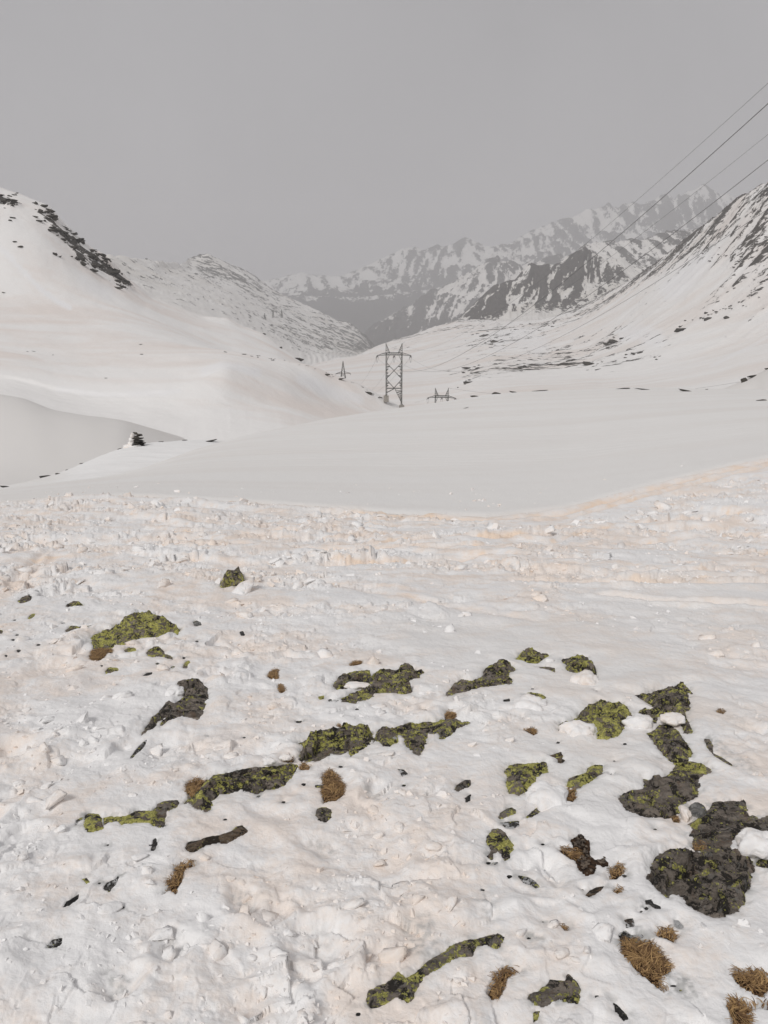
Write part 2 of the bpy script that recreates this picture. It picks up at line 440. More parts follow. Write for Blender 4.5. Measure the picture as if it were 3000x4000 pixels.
# (name, material index, height factor, crop, outline, label)
ROCKS = [
 ('rock', 2, .5, 'A', '733,190 760,165 800,150 840,135 905,130 955,120 960,95 1000,72 1060,62 1130,52 1200,50 1260,55 1320,75 1370,82 1400,105 1460,125 1440,165 1400,140 1340,155 1280,185 1200,190 1120,195 1080,225 1000,245 930,245 905,270 850,285 800,280 755,270 750,240', 'long lichened slab with a brown grass tuft hanging at its lower left end'),
 ('rock', 1, .4, 'A', '530,130 570,95 640,100 760,85 720,100 640,115 570,130 540,150', 'thin dark ledge up and left of the long lichened slab'),
 ('rock', 4, .6, 'A', '1568,60 1590,48 1625,62 1630,85 1590,98 1570,90', 'small grey stone right of the long lichened slab'),
 ('rock', 2, .4, 'A', '1005,290 1040,268 1090,270 1110,292 1060,302 1015,305', 'small flat yellow lichened stone just under the long lichened slab'),
 ('rock', 1, .5, 'A', '1185,310 1210,285 1260,275 1310,285 1340,320 1400,345 1400,368 1330,345 1290,340 1240,345 1200,330', 'grey stone with yellow lichen and a tail, below the right end of the long slab'),
 ('rock', 2, .5, 'A', '850,460 880,430 950,430 955,450 900,465 860,475', 'small two lobed lichened stone alone below the brown tuft of the long slab'),
 ('rock', 2, .5, 'A', '1480,425 1500,385 1530,370 1540,385 1520,405 1510,430 1490,432', 'small upright lichened stone with grey tip above the hooked dark boulder'),
 ('rock', 3, .4, 'A', '1160,492 1190,472 1235,466 1225,487 1185,497', 'black sliver of stone above the hooked dark boulder'),
 ('rock', 1, .5, 'A', '-20,125 20,126 17,155 -20,160', 'lichened stone cut by the left edge of the photo'),
 ('rock', 2, .4, 'K', '175,692 200,663 228,657 222,674 195,694', 'narrow yellow lichened stone high on the left of the rock field'),
 ('rock', 0, .5, 'K', '112,578 150,555 204,548 197,574 140,593', 'dark stone with a green top, farthest left of the upper stones'),
 ('rock', 1, .4, 'K', '425,607 470,588 520,590 545,607 480,607 440,615', 'low dark stone lying flat in the churned snow above the long slab'),
 ('rock', 1, .9, 'K', '1430,487 1460,455 1500,435 1525,405 1550,400 1570,425 1592,470 1590,498 1550,482 1500,482 1450,492', 'pointed pyramid shaped rock standing alone in the churned snow'),
 ('rock', 3, .5, 'K', '1553,776 1575,770 1587,802 1565,800', 'little dark wedge of stone below the pointed rock'),
 ('rock', 0, .55, 'M', '1133,150 1150,125 1210,110 1310,110 1340,140 1350,200 1330,240 1315,300 1285,350 1240,335 1180,320 1100,350 1050,390 1040,380 1075,335 1020,365 990,410 960,420 920,450 945,400 1000,330 1060,275 1130,250 1190,205 1185,180 1140,170', 'dark hooked boulder with a long lichened tail running down left'),
 ('rock', 6, .3, 'M', '838,602 880,545 920,500 948,478 932,512 895,557 860,594', 'narrow snow dusted dark strip below the tail of the hooked boulder'),
 ('rock', 2, .5, 'E', '690,690 720,675 790,685 830,720 825,760 835,800 790,815 735,830 700,825 685,790 683,740', 'squarish bright yellow lichened block at the left end of its row'),
 ('rock', 2, .45, 'E', '835,715 880,697 920,705 1010,700 1060,670 1110,655 1180,655 1260,655 1275,690 1285,750 1240,755 1190,750 1130,755 1060,755 990,765 950,745 890,750 845,765', 'low slab wholly coated in yellow lichen between two blocks'),
 ('rock', 0, .55, 'E', '1262,640 1275,600 1330,580 1440,568 1455,595 1445,620 1390,645 1340,660 1345,710 1320,760 1300,790 1277,765 1288,745 1278,680', 'dark crooked block at the right end of the bright lichened row'),
 ('rock', 6, .3, 'E', '610,735 650,710 680,705 676,727 640,742 612,777', 'thin snow dusted edge left of the squarish lichened block'),
 ('rock', 5, .5, 'J', '1200,185 1215,145 1290,135 1340,118 1420,105 1500,75 1540,45 1570,40 1600,70 1590,90 1540,115 1470,150 1410,150 1330,165 1280,205 1240,215', 'long brown root like ledge of stone below the grass tufted slab'),
 ('rock', 3, .3, 'E', '1222,975 1238,890 1262,872 1275,930 1252,975', 'black stone in a narrow gap of the snow under the bright lichened row'),  # black mesh added for the shade inside a snow hole, no stone there
 ('rock', 2, .4, 'J', '533,385 560,378 582,405 562,422', 'tiny yellow lichened stone peeping out of the lower left snow'),
 ('rock', 6, .3, 'J', '668,452 690,410 740,388 782,358 748,422 710,467', 'snow dusted stone with a dark corner, right of the tiny yellow one'),
 ('rock', 3, .3, 'J', '408,572 430,530 470,508 512,483 502,522 450,562', 'dark streak of stone in the lower left snow'),
 ('rock', 6, .3, 'J', '293,832 340,780 402,768 397,812 330,842', 'snow smothered dark stone lowest on the left'),
 ('rock', 1, .5, 'B', '960,840 1060,800 1150,775 1260,745 1310,735 1350,713 1440,740 1500,755 1570,755 1565,790 1530,850 1480,880 1440,920 1390,945 1370,900 1300,930 1230,920 1180,960 1130,980 1060,985 985,975 975,935 1005,880 1000,855', 'middle slab of the long diagonal ledge with a bare grey face'),
 ('rock', 1, .5, 'C', '557,790 570,740 620,715 700,720 760,690 830,665 900,675 960,660 1040,665 1110,645 1210,640 1260,665 1300,655 1320,672 1270,690 1210,720 1150,770 1110,800 1080,800 1060,755 980,760 960,820 945,870 910,935 860,910 820,880 800,850 790,800 740,770 730,830 660,860 610,860 590,830', 'upper right slab of the long diagonal ledge, ending in a point'),
 ('rock', 1, .5, 'P', '814,3046 844,3028 892,3016 964,3001 1000,2995 1028,2994 1057,2992 1100,2987 1134,2982 1168,2987 1153,3021 1120,3055 1086,3079 1038,3083 1009,3098 977,3094 940,3085 904,3100 856,3103 832,3130 820,3164 802,3170 763,3155 735,3130 747,3112 778,3082', 'lower left slab of the long diagonal ledge beside an orange tuft'),
 ('rock', 1, .6, 'N', '385,1130 400,1090 450,1078 490,1100 485,1150 450,1175 410,1165', 'small rounded mossy stone under the tall straw tuft'),
 ('rock', 1, .5, 'C', '210,360 250,325 300,295 400,295 520,295 540,270 620,265 690,262 760,240 860,235 880,260 955,260 910,285 905,310 860,315 820,335 815,370 830,400 855,420 800,440 740,440 690,425 620,430 545,430 510,470 470,490 410,500 395,515 330,510 275,500 275,475 330,450 400,415 480,395 520,380 500,360 440,345 380,370 310,400 240,405', 'forked lichened slab holding a tongue of snow in its notch'),
 ('rock', 2, .4, 'N', '403,365 440,358 442,380 415,384', 'tiny lichened stone left of the forked slab'),
 ('rock', 1, .5, 'C', '1118,445 1130,420 1170,390 1200,350 1250,315 1330,325 1420,300 1430,250 1500,230 1600,210 1659,215 1685,225 1680,250 1640,265 1630,290 1659,310 1659,355 1600,355 1500,370 1400,380 1330,400 1280,420 1200,430 1140,452', 'two layered slab rising to the right beside the smooth snow'),
 ('rock', 5, .3, 'C', '918,558 975,563 972,582 930,580', 'small brown stone above the long diagonal ledge'),
 ('rock', 3, .3, 'C', '1588,480 1640,473 1645,497 1595,498', 'dark hole of rock under the snow bank of the two layered slab'),
 ('rock', 2, .5, 'H', '22,125 50,95 110,78 155,80 190,95 245,95 200,125 160,152 110,150 75,132', 'lichened rock topmost of the right hand group, left of the blunt boulder'),
 ('rock', 0, .4, 'H', '160,178 220,172 277,180 277,207 240,192', 'thin dark ledge between the topmost lichened rock and the blunt boulder'),
 ('rock', 1, .7, 'H', '325,120 350,125 420,105 485,110 500,135 525,165 550,205 548,245 520,225 480,195 440,215 380,205 345,190 360,160 325,150', 'blunt grey boulder with a snow pillow sagging below it'),
 ('rock', 2, .4, 'H', '70,352 100,348 180,352 220,365 215,390 185,405 150,385 110,378', 'small lichened stone resting on a rounded snow hump'),
 ('rock', 2, .55, 'H', '300,590 315,540 370,540 440,490 490,450 560,402 620,408 700,402 740,430 765,470 785,490 740,500 735,550 690,620 620,640 550,640 555,580 530,540 470,535 400,550 340,585', 'spearhead shaped rock with a big yellow lichen patch'),
 ('rock', 1, .5, 'H', '795,355 870,350 950,325 1020,308 1055,305 1110,285 1140,310 1175,355 1130,335 1150,390 1155,450 1125,460 1130,510 1160,570 1165,605 1120,600 1100,555 1050,515 1000,505 950,500 925,530 890,490 825,475 820,455 945,455 900,420 840,385', 'jagged forked rock at the top of the right hand chain'),
 ('rock', 1, .5, 'H', '875,605 930,580 950,545 1000,545 1040,560 1090,605 1120,650 1165,720 1140,775 1080,785 1020,780 980,740 930,680', 'lichen mottled block just below the jagged forked rock'),
 ('rock', 2, .4, 'H', '1050,800 1100,785 1160,785 1220,800 1280,830 1298,860 1240,855 1180,850 1120,850 1070,835', 'narrow lichened wedge above the broad tilted slab'),
 ('rock', 0, .4, 'F', '45,330 80,290 150,240 260,235 320,200 320,115 380,130 470,130 560,85 600,40 700,20 800,25 900,40 960,60 910,120 925,180 920,250 860,330 800,370 700,400 700,470 640,540 560,545 480,530 380,535 290,520 200,480 120,450 90,390', 'broad tilted grey slab with lichen on its left corner'),
 ('rock', 4, .8, 'F', '795,420 850,382 920,390 985,430 1000,480 960,520 890,532 830,500', 'smooth round pale grey stone wedged between the big slabs'),
 ('rock', 0, .45, 'F', '800,600 860,560 950,530 1010,490 1015,430 1060,390 1130,360 1200,360 1300,355 1400,352 1425,400 1440,500 1380,520 1290,550 1200,600 1100,640 1000,660 910,690 860,700', 'brown grey slab right of the round pale stone'),
 ('rock', 0, .4, 'F', '870,760 900,708 1000,683 1130,658 1250,608 1380,538 1500,510 1560,540 1640,510 1760,500 1760,690 1600,680 1500,670 1400,700 1280,790 1260,850 1290,895 1200,885 1100,872 1000,850 900,845 850,820', 'cracked layered slab under the snow pillow above the largest boulder'),
 ('rock', 0, .4, 'F', '325,1180 370,1130 410,1000 430,970 520,920 600,870 680,870 770,910 850,900 950,908 1060,910 1160,920 1260,925 1340,940 1400,970 1500,1010 1515,1110 1480,1200 1480,1280 1410,1360 1380,1500 1340,1540 1240,1580 1200,1610 1110,1610 1000,1590 920,1550 850,1500 770,1460 760,1420 690,1370 620,1360 570,1390 510,1350 450,1290 390,1230', 'largest boulder, dark and flat topped with scattered yellow lichen'),
 ('rock', 1, .4, 'F', '1525,1060 1550,990 1640,960 1760,940 1760,1100 1600,1075', 'dark lichened rock cut by the right edge beside the largest boulder'),
 ('rock', 3, .5, 'F', '330,1430 400,1410 430,1460 500,1490 515,1530 440,1520 380,1480 340,1470', 'black crooked stone in the snow left of the largest boulder'),
 ('rock', 3, .6, 'F', '318,1512 350,1493 372,1515 345,1538', 'pebble sized black stone touching the black crooked stone'),
 ('rock', 6, .5, 'F', '640,1640 690,1640 740,1690 750,1715 700,1732 650,1702', 'small frosted grey stone below the largest boulder'),
 ('rock', 6, .4, 'L', '692,740 740,718 775,750 845,745 855,768 740,782 705,795', 'frosted lichened stone at the head of the big grass patch'),
 ('rock', 6, .4, 'L', '728,650 782,638 798,692 740,704', 'frosted stone above the head of the big grass patch'),
 ('rock', 1, .5, 'I', '715,1170 740,1110 830,1065 890,1020 920,985 970,1020 1020,1000 1080,950 1140,900 1230,855 1260,815 1330,795 1390,775 1470,765 1570,745 1615,760 1600,790 1560,840 1500,810 1430,830 1400,890 1320,890 1230,930 1180,970 1110,1000 1060,1060 1020,1120 1020,1170 980,1180 920,1150 880,1165 810,1195 750,1220', 'long narrow crest of rock curving through the lowest snow'),
 ('rock', 1, .6, 'L', '100,1160 110,1130 170,1120 230,1060 240,1035 320,1040 350,1060 350,1010 370,1000 420,1060 450,1110 440,1160 430,1190 370,1180 310,1160 250,1190 210,1215 150,1190', 'craggy double topped lichened rock near the bottom edge'),
 ('rock', 2, .4, 'L', '140,1247 180,1240 167,1292 138,1315', 'small lichened stone under the craggy double topped rock'),
 ('rock', 3, .4, 'L', '653,1178 690,1210 740,1260 762,1302 720,1302 670,1240', 'dark narrow stone sunk in a slot near the bottom edge'),
 ('rock', 2, .6, 'D', '180,260 210,215 300,200 400,195 520,185 560,185 573,230 570,280 500,290 450,320 460,370 400,400 360,460 300,490 260,470 200,465 190,420 200,370', 'squat block with curving bands of yellow lichen, alone in smooth snow'),
 ('rock', 5, .4, 'D', '583,125 640,100 690,85 705,120 700,150 735,165 690,195 660,190 660,155 610,140', 'small brown hook shaped stone above the squat block'),
 ('rock', 2, .5, 'D', '740,370 770,330 850,300 930,280 935,240 1000,205 1090,205 1070,250 1070,290 1010,330 930,380 850,420 760,425', 'stepped lichened slab with a straw tuft at its foot'),
 ('rock', 1, .3, 'D', '363,692 420,638 500,578 570,528 640,512 712,512 640,553 560,603 480,653 420,693 380,703', 'thin curved ledge running down left from the straw tuft'),
 ('rock', 1, .5, 'D', '110,690 130,650 190,610 240,595 270,620 265,660 210,680 130,705', 'little grey stone left of the thin curved ledge'),
 ('rock', 1, .5, 'D', '0,890 40,810 100,800 150,815 190,850 240,940 245,985 210,1020 215,1060 170,1080 150,1040 110,1000 70,1030 50,1080 20,1060 40,990 5,910', 'rough lichened lump with ragged lower edge'),
 ('rock', 6, .3, 'D', '130,740 220,730 300,725 300,770 240,800 180,800', 'frosted rubble stone above the rough lichened lump'),
 ('rock', 5, .4, 'D', '918,1412 960,1368 1020,1338 1085,1328 1060,1364 1010,1394 950,1424', 'ochre brown stone below the gravel patch'),
 ('rock', 1, .3, 'H', '1243,638 1277,640 1302,680 1302,730 1362,760 1422,800 1432,824 1390,804 1310,747 1270,702', 'lichened rock edge laid bare along a boot trench at the right'),
 ('rock', 6, .3, 'D', '298,1228 380,1240 450,1280 492,1332 460,1344 420,1304 350,1284', 'half buried reddish stone among broken crust plates'),
 ('rock', 0, .5, 'N', '1285,975 1300,940 1350,905 1390,905 1390,945 1350,965 1310,980', 'lone dark stone in the middle of the white snow'),
 ('rock', 3, .4, 'N', '1353,1022 1390,998 1387,1042 1358,1053', 'small dark stone just under the lone dark stone'),
 ('rock', 6, .3, 'N', '922,835 960,838 984,867 950,879', 'frosted speck of rock below the diagonal ledge'),
]
for cr, s in (('A', '310,245 16'), ('A', '48,332 14'), ('A', '120,46 12'), ('A', '150,292 18'), ('A', '1275,397 14'), ('A', '1340,242 16'), ('A', '825,413 11'), ('A', '1400,425 16'), ('A', '105,205 18'), ('A', '1590,215 12'), ('A', '1490,350 13'),
              ('A', '140,165 12'), ('A', '515,70 18'), ('B', '228,775 10'), ('B', '525,790 12'), ('B', '970,662 22'), ('B', '145,12 14'), ('B', '40,148 14'), ('C', '535,455 10'), ('C', '240,492 14'), ('N', '905,260 12'), ('N', '280,530 18'),
              ('N', '180,1050 14'), ('N', '960,940 14'), ('J', '765,372 12'), ('J', '645,412 14'), ('J', '790,570 16'), ('I', '1465,455 14'), ('L', '110,770 18'), ('L', '205,665 10'), ('D', '20,1050 14'), ('D', '20,1115 22'), ('D', '890,1362 12'), ('D', '1605,145 6'), ('D', '1185,172 13'), ('D', '1155,292 14'), ('P', '1010,3110 9'), ('P', '1185,3062 9'), ('P', '1245,3068 11'), ('P', '1330,2995 9'), ('P', '1440,2905 8'), ('P', '1545,2880 9'), ('P', '1660,2905 8'), ('P', '1290,2735 9'), ('P', '1395,2770 8'), ('P', '1780,2730 8'), ('P', '2080,2690 7'), ('P', '2330,2700 7'), ('P', '2180,2900 7'), ('P', '2440,2905 8'), ('P', '2390,3030 8'), ('P', '2560,3240 8'), ('P', '2700,3260 8'), ('P', '2440,3420 10'), ('P', '2505,3560 8'), ('P', '2480,3660 10'), ('P', '2150,3900 11'), ('P', '2330,3890 9'), ('P', '2630,3850 11'), ('P', '2660,3868 8'), ('P', '1400,3960 9'), ('P', '640,3225 8'), ('P', '420,3300 8'), ('P', '590,3300 9'), ('P', '880,3200 7'), ('P', '1990,3420 9'), ('P', '1935,3370 9'), ('H', '200,1320 8')):
    c, r = s.rsplit(' ', 1); cx0, cy0 = map(float, c.split(',')); r = float(r)
    w = [(cx0 + r * random.uniform(.7, 1.3) * math.cos(t), cy0 + 0.55 * r * random.uniform(.6, 1.2) * math.sin(t)) for t in np.linspace(0, 6.2832, 8)[:-1]]
    ROCKS.append(('stone_chip', 3 if random.random() < .6 else 6, .35, cr, ' '.join('%.1f,%.1f' % q for q in w), None))

# grass tufts: (blade density, blade length, colour of base, crop, outline, label)
TUFTS = [
 ('A', '735,285 790,280 850,285 905,280 912,310 860,310 845,350 800,370 740,370 722,340', 'rust brown grass tuft hanging under the long lichened slab'),
 ('J', '1055,480 1090,440 1080,395 1130,370 1120,310 1170,280 1250,265 1275,290 1240,310 1200,315 1195,370 1165,420 1140,480 1100,455', 'dark stringy turf strip below the brown root like ledge'),
 ('B', '718,295 730,255 775,232 808,240 800,275 805,315 770,318 735,305', 'small straw tuft alone in the upper snow'),
 ('B', '793,385 800,360 830,365 860,395 855,420 820,425', 'dark tuft just below the small straw tuft'),
 ('M', '1200,790 1210,760 1260,728 1320,735 1372,755 1345,790 1300,820 1270,860 1235,850 1210,820', 'orange straw tuft at the left end of the diagonal ledge'),
 ('N', '415,880 450,845 490,840 540,890 575,960 560,1010 520,1035 440,1050 425,1010 430,930', 'tall shaggy straw tuft below the diagonal ledge'),
 ('N', '270,822 310,798 352,818 345,842 290,842', 'pale arching grass wisp above the tall shaggy tuft'),
 ('N', '160,772 190,762 245,762 250,782 200,790 165,785', 'flattened grass wisp lying in a gap of the diagonal ledge'),
 ('N', '600,158 640,140 684,138 682,165 620,170', 'flat orange brown turf strip above the forked slab'),
 ('N', '735,130 775,124 795,136 770,150', 'little brown tuft beside the flat turf strip'),
 ('N', '520,555 540,548 562,556 545,568', 'tiny brown tuft above the middle slab of the ledge'),
 ('C', '1108,612 1120,585 1150,568 1195,588 1207,630 1170,642 1113,642', 'upright brown tuft in a snow hollow above the ledge tip'),
 ('D', '660,480 690,440 680,415 740,425 830,430 840,460 825,520 790,545 740,535 710,510', 'reddish straw tuft at the foot of the stepped slab'),
 ('H', '60,578 100,570 150,578 160,605 140,616 110,600', 'bent straw tuft sticking out of a rounded snow hump'),
 ('H', '1325,452 1350,446 1378,460 1368,478 1335,470', 'small red brown tuft at the head of a boot hole'),
 ('F', '830,850 870,815 940,803 1010,825 1010,872 880,885', 'straw tuft growing in the joint above the largest boulder'),
 ('F', '620,545 640,505 690,510 715,570 700,590 640,578', 'short straw tuft between the broad tilted slab and a snow hump'),
 ('L', '695,800 740,780 850,770 920,790 965,840 1000,890 1040,950 1020,990 980,1010 970,1050 1020,1100 990,1112 900,1060 830,1000 750,910 705,840', 'biggest oval patch of matted straw grass'),
 ('L', '930,735 980,695 1045,700 1070,770 1055,802 1000,775 945,760', 'four sided tuft up and right of the biggest grass patch'),
 ('L', '1430,1000 1455,955 1520,965 1600,970 1659,1000 1730,1020 1730,1120 1659,1100 1620,1150 1560,1130 1480,1080 1440,1040', 'ginger grass patch cut by the right edge of the photo'),
 ('L', '1390,1210 1410,1160 1460,1150 1520,1180 1600,1190 1659,1190 1730,1200 1730,1240 1600,1215 1540,1240 1560,1290 1560,1345 1420,1345 1410,1270', 'dark red brown turf in the bottom right corner'),
 ('L', '310,682 340,674 377,700 372,720 340,717', 'tiny brown tuft among broken crust above the craggy rock'),
 ('G', '250,600 275,550 300,510 340,475 400,478 445,495 400,505 360,530 350,580 320,635 280,640', 'bean shaped tuft with long straw blades near the bottom edge'),
 ('D', '650,965 700,963 780,968 850,1000 872,1060 830,1090 780,1070 700,1020', 'combed blond tuft at the left of the gravel patch'),
 ('D', '1140,1180 1190,1120 1240,1110 1270,1150 1275,1200 1210,1260 1140,1265', 'brown tuft right of the gravel patch'),
 ('D', '1188,1320 1250,1318 1258,1372 1210,1392 1178,1372', 'dark turf clump below the gravel patch'),
]
GRAVEL = ('D', '775,900 840,870 880,845 920,890 965,920 945,1000 960,1050 1010,1090 1090,1060 1140,1110 1130,1150 1080,1150 1020,1120 1000,1220 930,1240 890,1210 850,1160 835,1100 880,1060 860,1000 800,965')

def poly_world(crop, s):
    return np.array([on_ground(px, row)[:2] for px, row in outline(crop, s)])

def sdist(P, X, Y):                                      # signed distance to a polygon, positive inside
    best = np.full(X.shape, 1e9); inside = np.zeros(X.shape, bool)
    n = len(P)
    for i in range(n):
        (x1, y1), (x2, y2) = P[i], P[(i + 1) % n]
        dx, dy = x2 - x1, y2 - y1
        t = np.clip(((X - x1) * dx + (Y - y1) * dy) / (dx * dx + dy * dy + 1e-12), 0, 1)
        best = np.minimum(best, (X - x1 - t * dx) ** 2 + (Y - y1 - t * dy) ** 2)
        c = ((y1 > Y) != (y2 > Y)) & (X < dx * (Y - y1) / (dy + (1e-12 if abs(dy) < 1e-12 else 0)) + x1)
        inside ^= c
    d = np.sqrt(best)
    return np.where(inside, d, -d)

def inradius(P):
    (x0, y0), (x1, y1) = P.min(0), P.max(0)
    X, Y = np.meshgrid(np.linspace(x0, x1, 40), np.linspace(y0, y1, 40))
    return max(float(sdist(P, X, Y).max()), 0.004)

def wob(X, Y, R):                                        # unevenness of every outline
    k = min(0.012, 0.22 * R)
    return k * fbm(X * 22, Y * 22, 3, 91) + 0.4 * k * gnoise(X * 95, Y * 95, 92)

EXPOSED = []                                             # (polygon, inradius, depth of the hole in the snow, lip)
for r in ROCKS:
    P = poly_world(r[3], r[4]); R = inradius(P); EXPOSED.append((P, R, 0.05, min(0.026, 0.30 * R)))
for t in TUFTS:
    P = poly_world(t[0], t[1]); R = inradius(P); EXPOSED.append((P, R, 0.065, min(0.042, 0.50 * R)))
GP = poly_world(*GRAVEL); EXPOSED.append((GP, inradius(GP), 0.05, 0.028))

# ------------------------------------------------------------------ near snow sheet
ac = np.concatenate([np.linspace(-1.35, -0.53, 50, endpoint=False), np.linspace(-0.53, 0.53, 860), np.linspace(0.53, 1.35, 51)[1:]])
yl = [0.9]
while yl[-1] < 23.0: yl.append(yl[-1] + 0.00235 * yl[-1] ** 1.5)
yl = np.array(yl)
NX = ac[None, :] * (yl[:, None] + 1.0); NY = np.repeat(yl[:, None], len(ac), 1)
base = ground(NX, NY)

edge_d = np.interp(NX / NY, L_EDGE.a, L_EDGE.d)          # distance of the rim of the trodden snow
inside_churn = sstep(0.5, -0.9, NY - edge_d + 1.3 * fbm(NX * 0.45, NY * 0.6, 4, 5) * (0.35 + 0.65 * sstep(2.0, 0.0, NX)) - 0.2)
SMOOTH = [((2150, 2520), 1.0, .9), ((2330, 2620), 0.7, .9), ((1850, 2480), .8, .9), ((2500, 2720), .45, .8), ((2300, 2960), .38, .9), ((2480, 3050), .25, .8), ((2900, 3180), .25, .8), ((2820, 3650), .28, .9), ((2650, 3500), .12, .7), ((2950, 3750), .2, .9), ((2480, 3900), .12, .6), ((520, 3120), .25, .6),
          ((700, 2780), .4, .6), ((1850, 2960), .35, .8), ((2900, 2350), 1.6, .6), ((2700, 2950), .3, .85), ((2350, 3250), .2, .7)]
rough = np.clip(0.58 + 0.85 * fbm(NX * 0.9, NY * 0.9, 3, 21) + 0.25 * sstep(4.5, 8, NY), 0.12, 1.0)
for (px, row), rad, k in SMOOTH:
    x, y, _ = on_ground(px, row)
    rough *= 1 - k * np.exp(-(((NX - x) ** 2 + (NY - y) ** 2) / rad ** 2) ** 1.5)
rough *= inside_churn
band = sstep(2.1, 1.1, np.abs(NY - edge_d + 0.7)) * sstep(0.6, 2.2, NX)
rough *= 1 - 0.8 * band
wx, wy = NX + 0.05 * fbm(NX * 6, NY * 6, 2, 3), NY + 0.05 * fbm(NX * 6, NY * 6, 2, 4)
p1, e1 = plates(wx * 4.2, wy * 4.2, 11, 1.5, 0.9)
p2, e2 = plates(wx * 12 + 3, wy * 12, 31, 1.6, 1.0)
p3, e3 = plates(wx * 30 + 7, wy * 30, 51, 1.5, 1.0)
sel1 = sstep(0.0, 0.35, fbm(NX * 1.3, NY * 1.3, 2, 61)); sel2 = sstep(-0.15, 0.25, fbm(NX * 2.4, NY * 2.4, 2, 62)); sel3 = sstep(-0.1, 0.3, fbm(NX * 4, NY * 4, 2, 63))
disp = 0.045 * fbm(NX * 1.1, NY * 1.1, 3, 71) * sstep(1.0, 3.0, NY) + 0.022 * fbm(NX * 3.1, NY * 3.1, 3, 72) * inside_churn
disp *= 0.35 + 0.65 * inside_churn
cap_band = 1 - 0.85 * band
patch = sstep(-.22, .22, fbm(NX * .5 + .2 * NY, NY * 1.4, 3, 66))
rough *= 1 - sstep(3.5, 6, NY) * (0.82 - 0.82 * patch)
near_amp = 1.0 + 0.5 * sstep(4, 10, NY)
low = disp.copy(); far_k = sstep(3.0, 6.5, NY)
_, e4 = plates(wx * 5.2 + 1.7, wy * 5.2 + 4.1, 41, 1, 1); _, e5 = plates(wx * 2.6 + 8.7, wy * 2.6 + 1.1, 46, 1, 1)
cups = 0.036 * sstep(0, .55, e4) * sstep(-.1, .3, fbm(NX * 1.7, NY * 1.7, 2, 64)) + 0.045 * sstep(0, .6, e5) * sstep(-.15, .25, fbm(NX * .8, NY * .8, 2, 65))
disp = rough * near_amp * (0.078 * p1 * sel1 + (0.033 + 0.010 * far_k) * p2 * sel2 + (0.009 + 0.006 * far_k) * p3 * sel3) - rough * cups
disp += rough * (0.022 * ridged(NX * 5, NY * 5, 3, 81) + 0.004 * fbm(NX * 28, NY * 28, 3, 82) + 0.018 * fbm(NX * 9, NY * 9, 2, 84))
disp += 0.0022 * fbm(NX * 40, NY * 40, 2, 83)
# wind-cut ledges in the trodden snow farther off run across the slope
led = fbm(NX * 0.45 + 0.3 * NY, NY * 1.15 + 0.25 * NX + 0.5 * fbm(NX * .35, NY * .35, 2, 90), 4, 85)
low += 0.085 * cap_band * inside_churn * sstep(5, 9, NY) * (sstep(-0.10, 0.14, led) - 0.5) * (0.4 + 0.6 * sstep(-.2, .3, fbm(NX * .4, NY * .4, 2, 86)))
dust = np.zeros_like(NX); icy = np.zeros_like(NX)
dust += 0.55 * inside_churn * sstep(4, 8, NY) * np.exp(-((led - 0.01) / 0.035) ** 2)
# two ski tracks along the rim of the untouched snow, and a few across the trodden slope
def groove(off, w, depth, dcol, x0=-99, x1=99):
    global low, dust
    q = (NY - edge_d - off) / w
    m = sstep(x0 - 1, x0 + 1, NX) * sstep(x1 + 1, x1 - 1, NX)
    low -= depth * np.exp(-q * q) * m; low += 0.5 * depth * np.exp(-(q + 2.0) ** 2) * m
    dust += dcol * np.exp(-(q * 0.7) ** 2) * m
groove(0.15, 0.26, 0.10, 1.0); groove(-0.85, 0.22, 0.09, 0.9, -1, 14); groove(-0.35, 0.10, 0.03, 0.4, -8, 2); groove(-2.0, 0.10, 0.04, 0.4, -9, -3); groove(-1.6, 0.2, 0.06, 0.7, 3, 14)
for (pa, pb, dep) in (((480, 2215), (760, 2180), .04), ((220, 2290), (330, 2265), .035), ((1090, 2130), (1560, 2095), .045), ((0, 2290), (170, 2160), .04), ((60, 2280), (210, 2170), .03), ((1800, 2180), (2500, 2020), .03), ((1200, 2260), (2100, 2420), .02)):
    xa, ya, _ = on_ground(*pa); xb, yb, _ = on_ground(*pb)
    t = np.clip(((NX - xa) * (xb - xa) + (NY - ya) * (yb - ya)) / ((xb - xa) ** 2 + (yb - ya) ** 2), 0, 1)
    q = np.sqrt((NX - xa - t * (xb - xa)) ** 2 + (NY - ya - t * (yb - ya)) ** 2) / 0.06
    low -= dep * np.exp(-q * q); dust += 0.5 * np.exp(-q * q * 0.6)
rgg = random.Random(21)
for q in range(22):
    y0 = rgg.uniform(5.5, 13.5); x0 = rgg.uniform(-6.5, 6.5) * y0 / 13; ln = rgg.uniform(1.0, 4.5); th = rgg.gauss(0.08, .22); bend = rgg.gauss(0, .12); w_ = rgg.uniform(.05, .12)
    tt = np.clip(((NX - x0) * math.cos(th) + (NY - y0) * math.sin(th)) / ln, 0, 1)
    q2 = np.hypot(NX - x0 - tt * ln * math.cos(th), NY - y0 - tt * ln * math.sin(th) - bend * tt * tt * 2) / w_
    low -= rgg.uniform(.03, .06) * np.exp(-q2 * q2); low += .02 * np.exp(-(q2 - 2) ** 2); dust += .6 * np.exp(-q2 * q2 * .5)
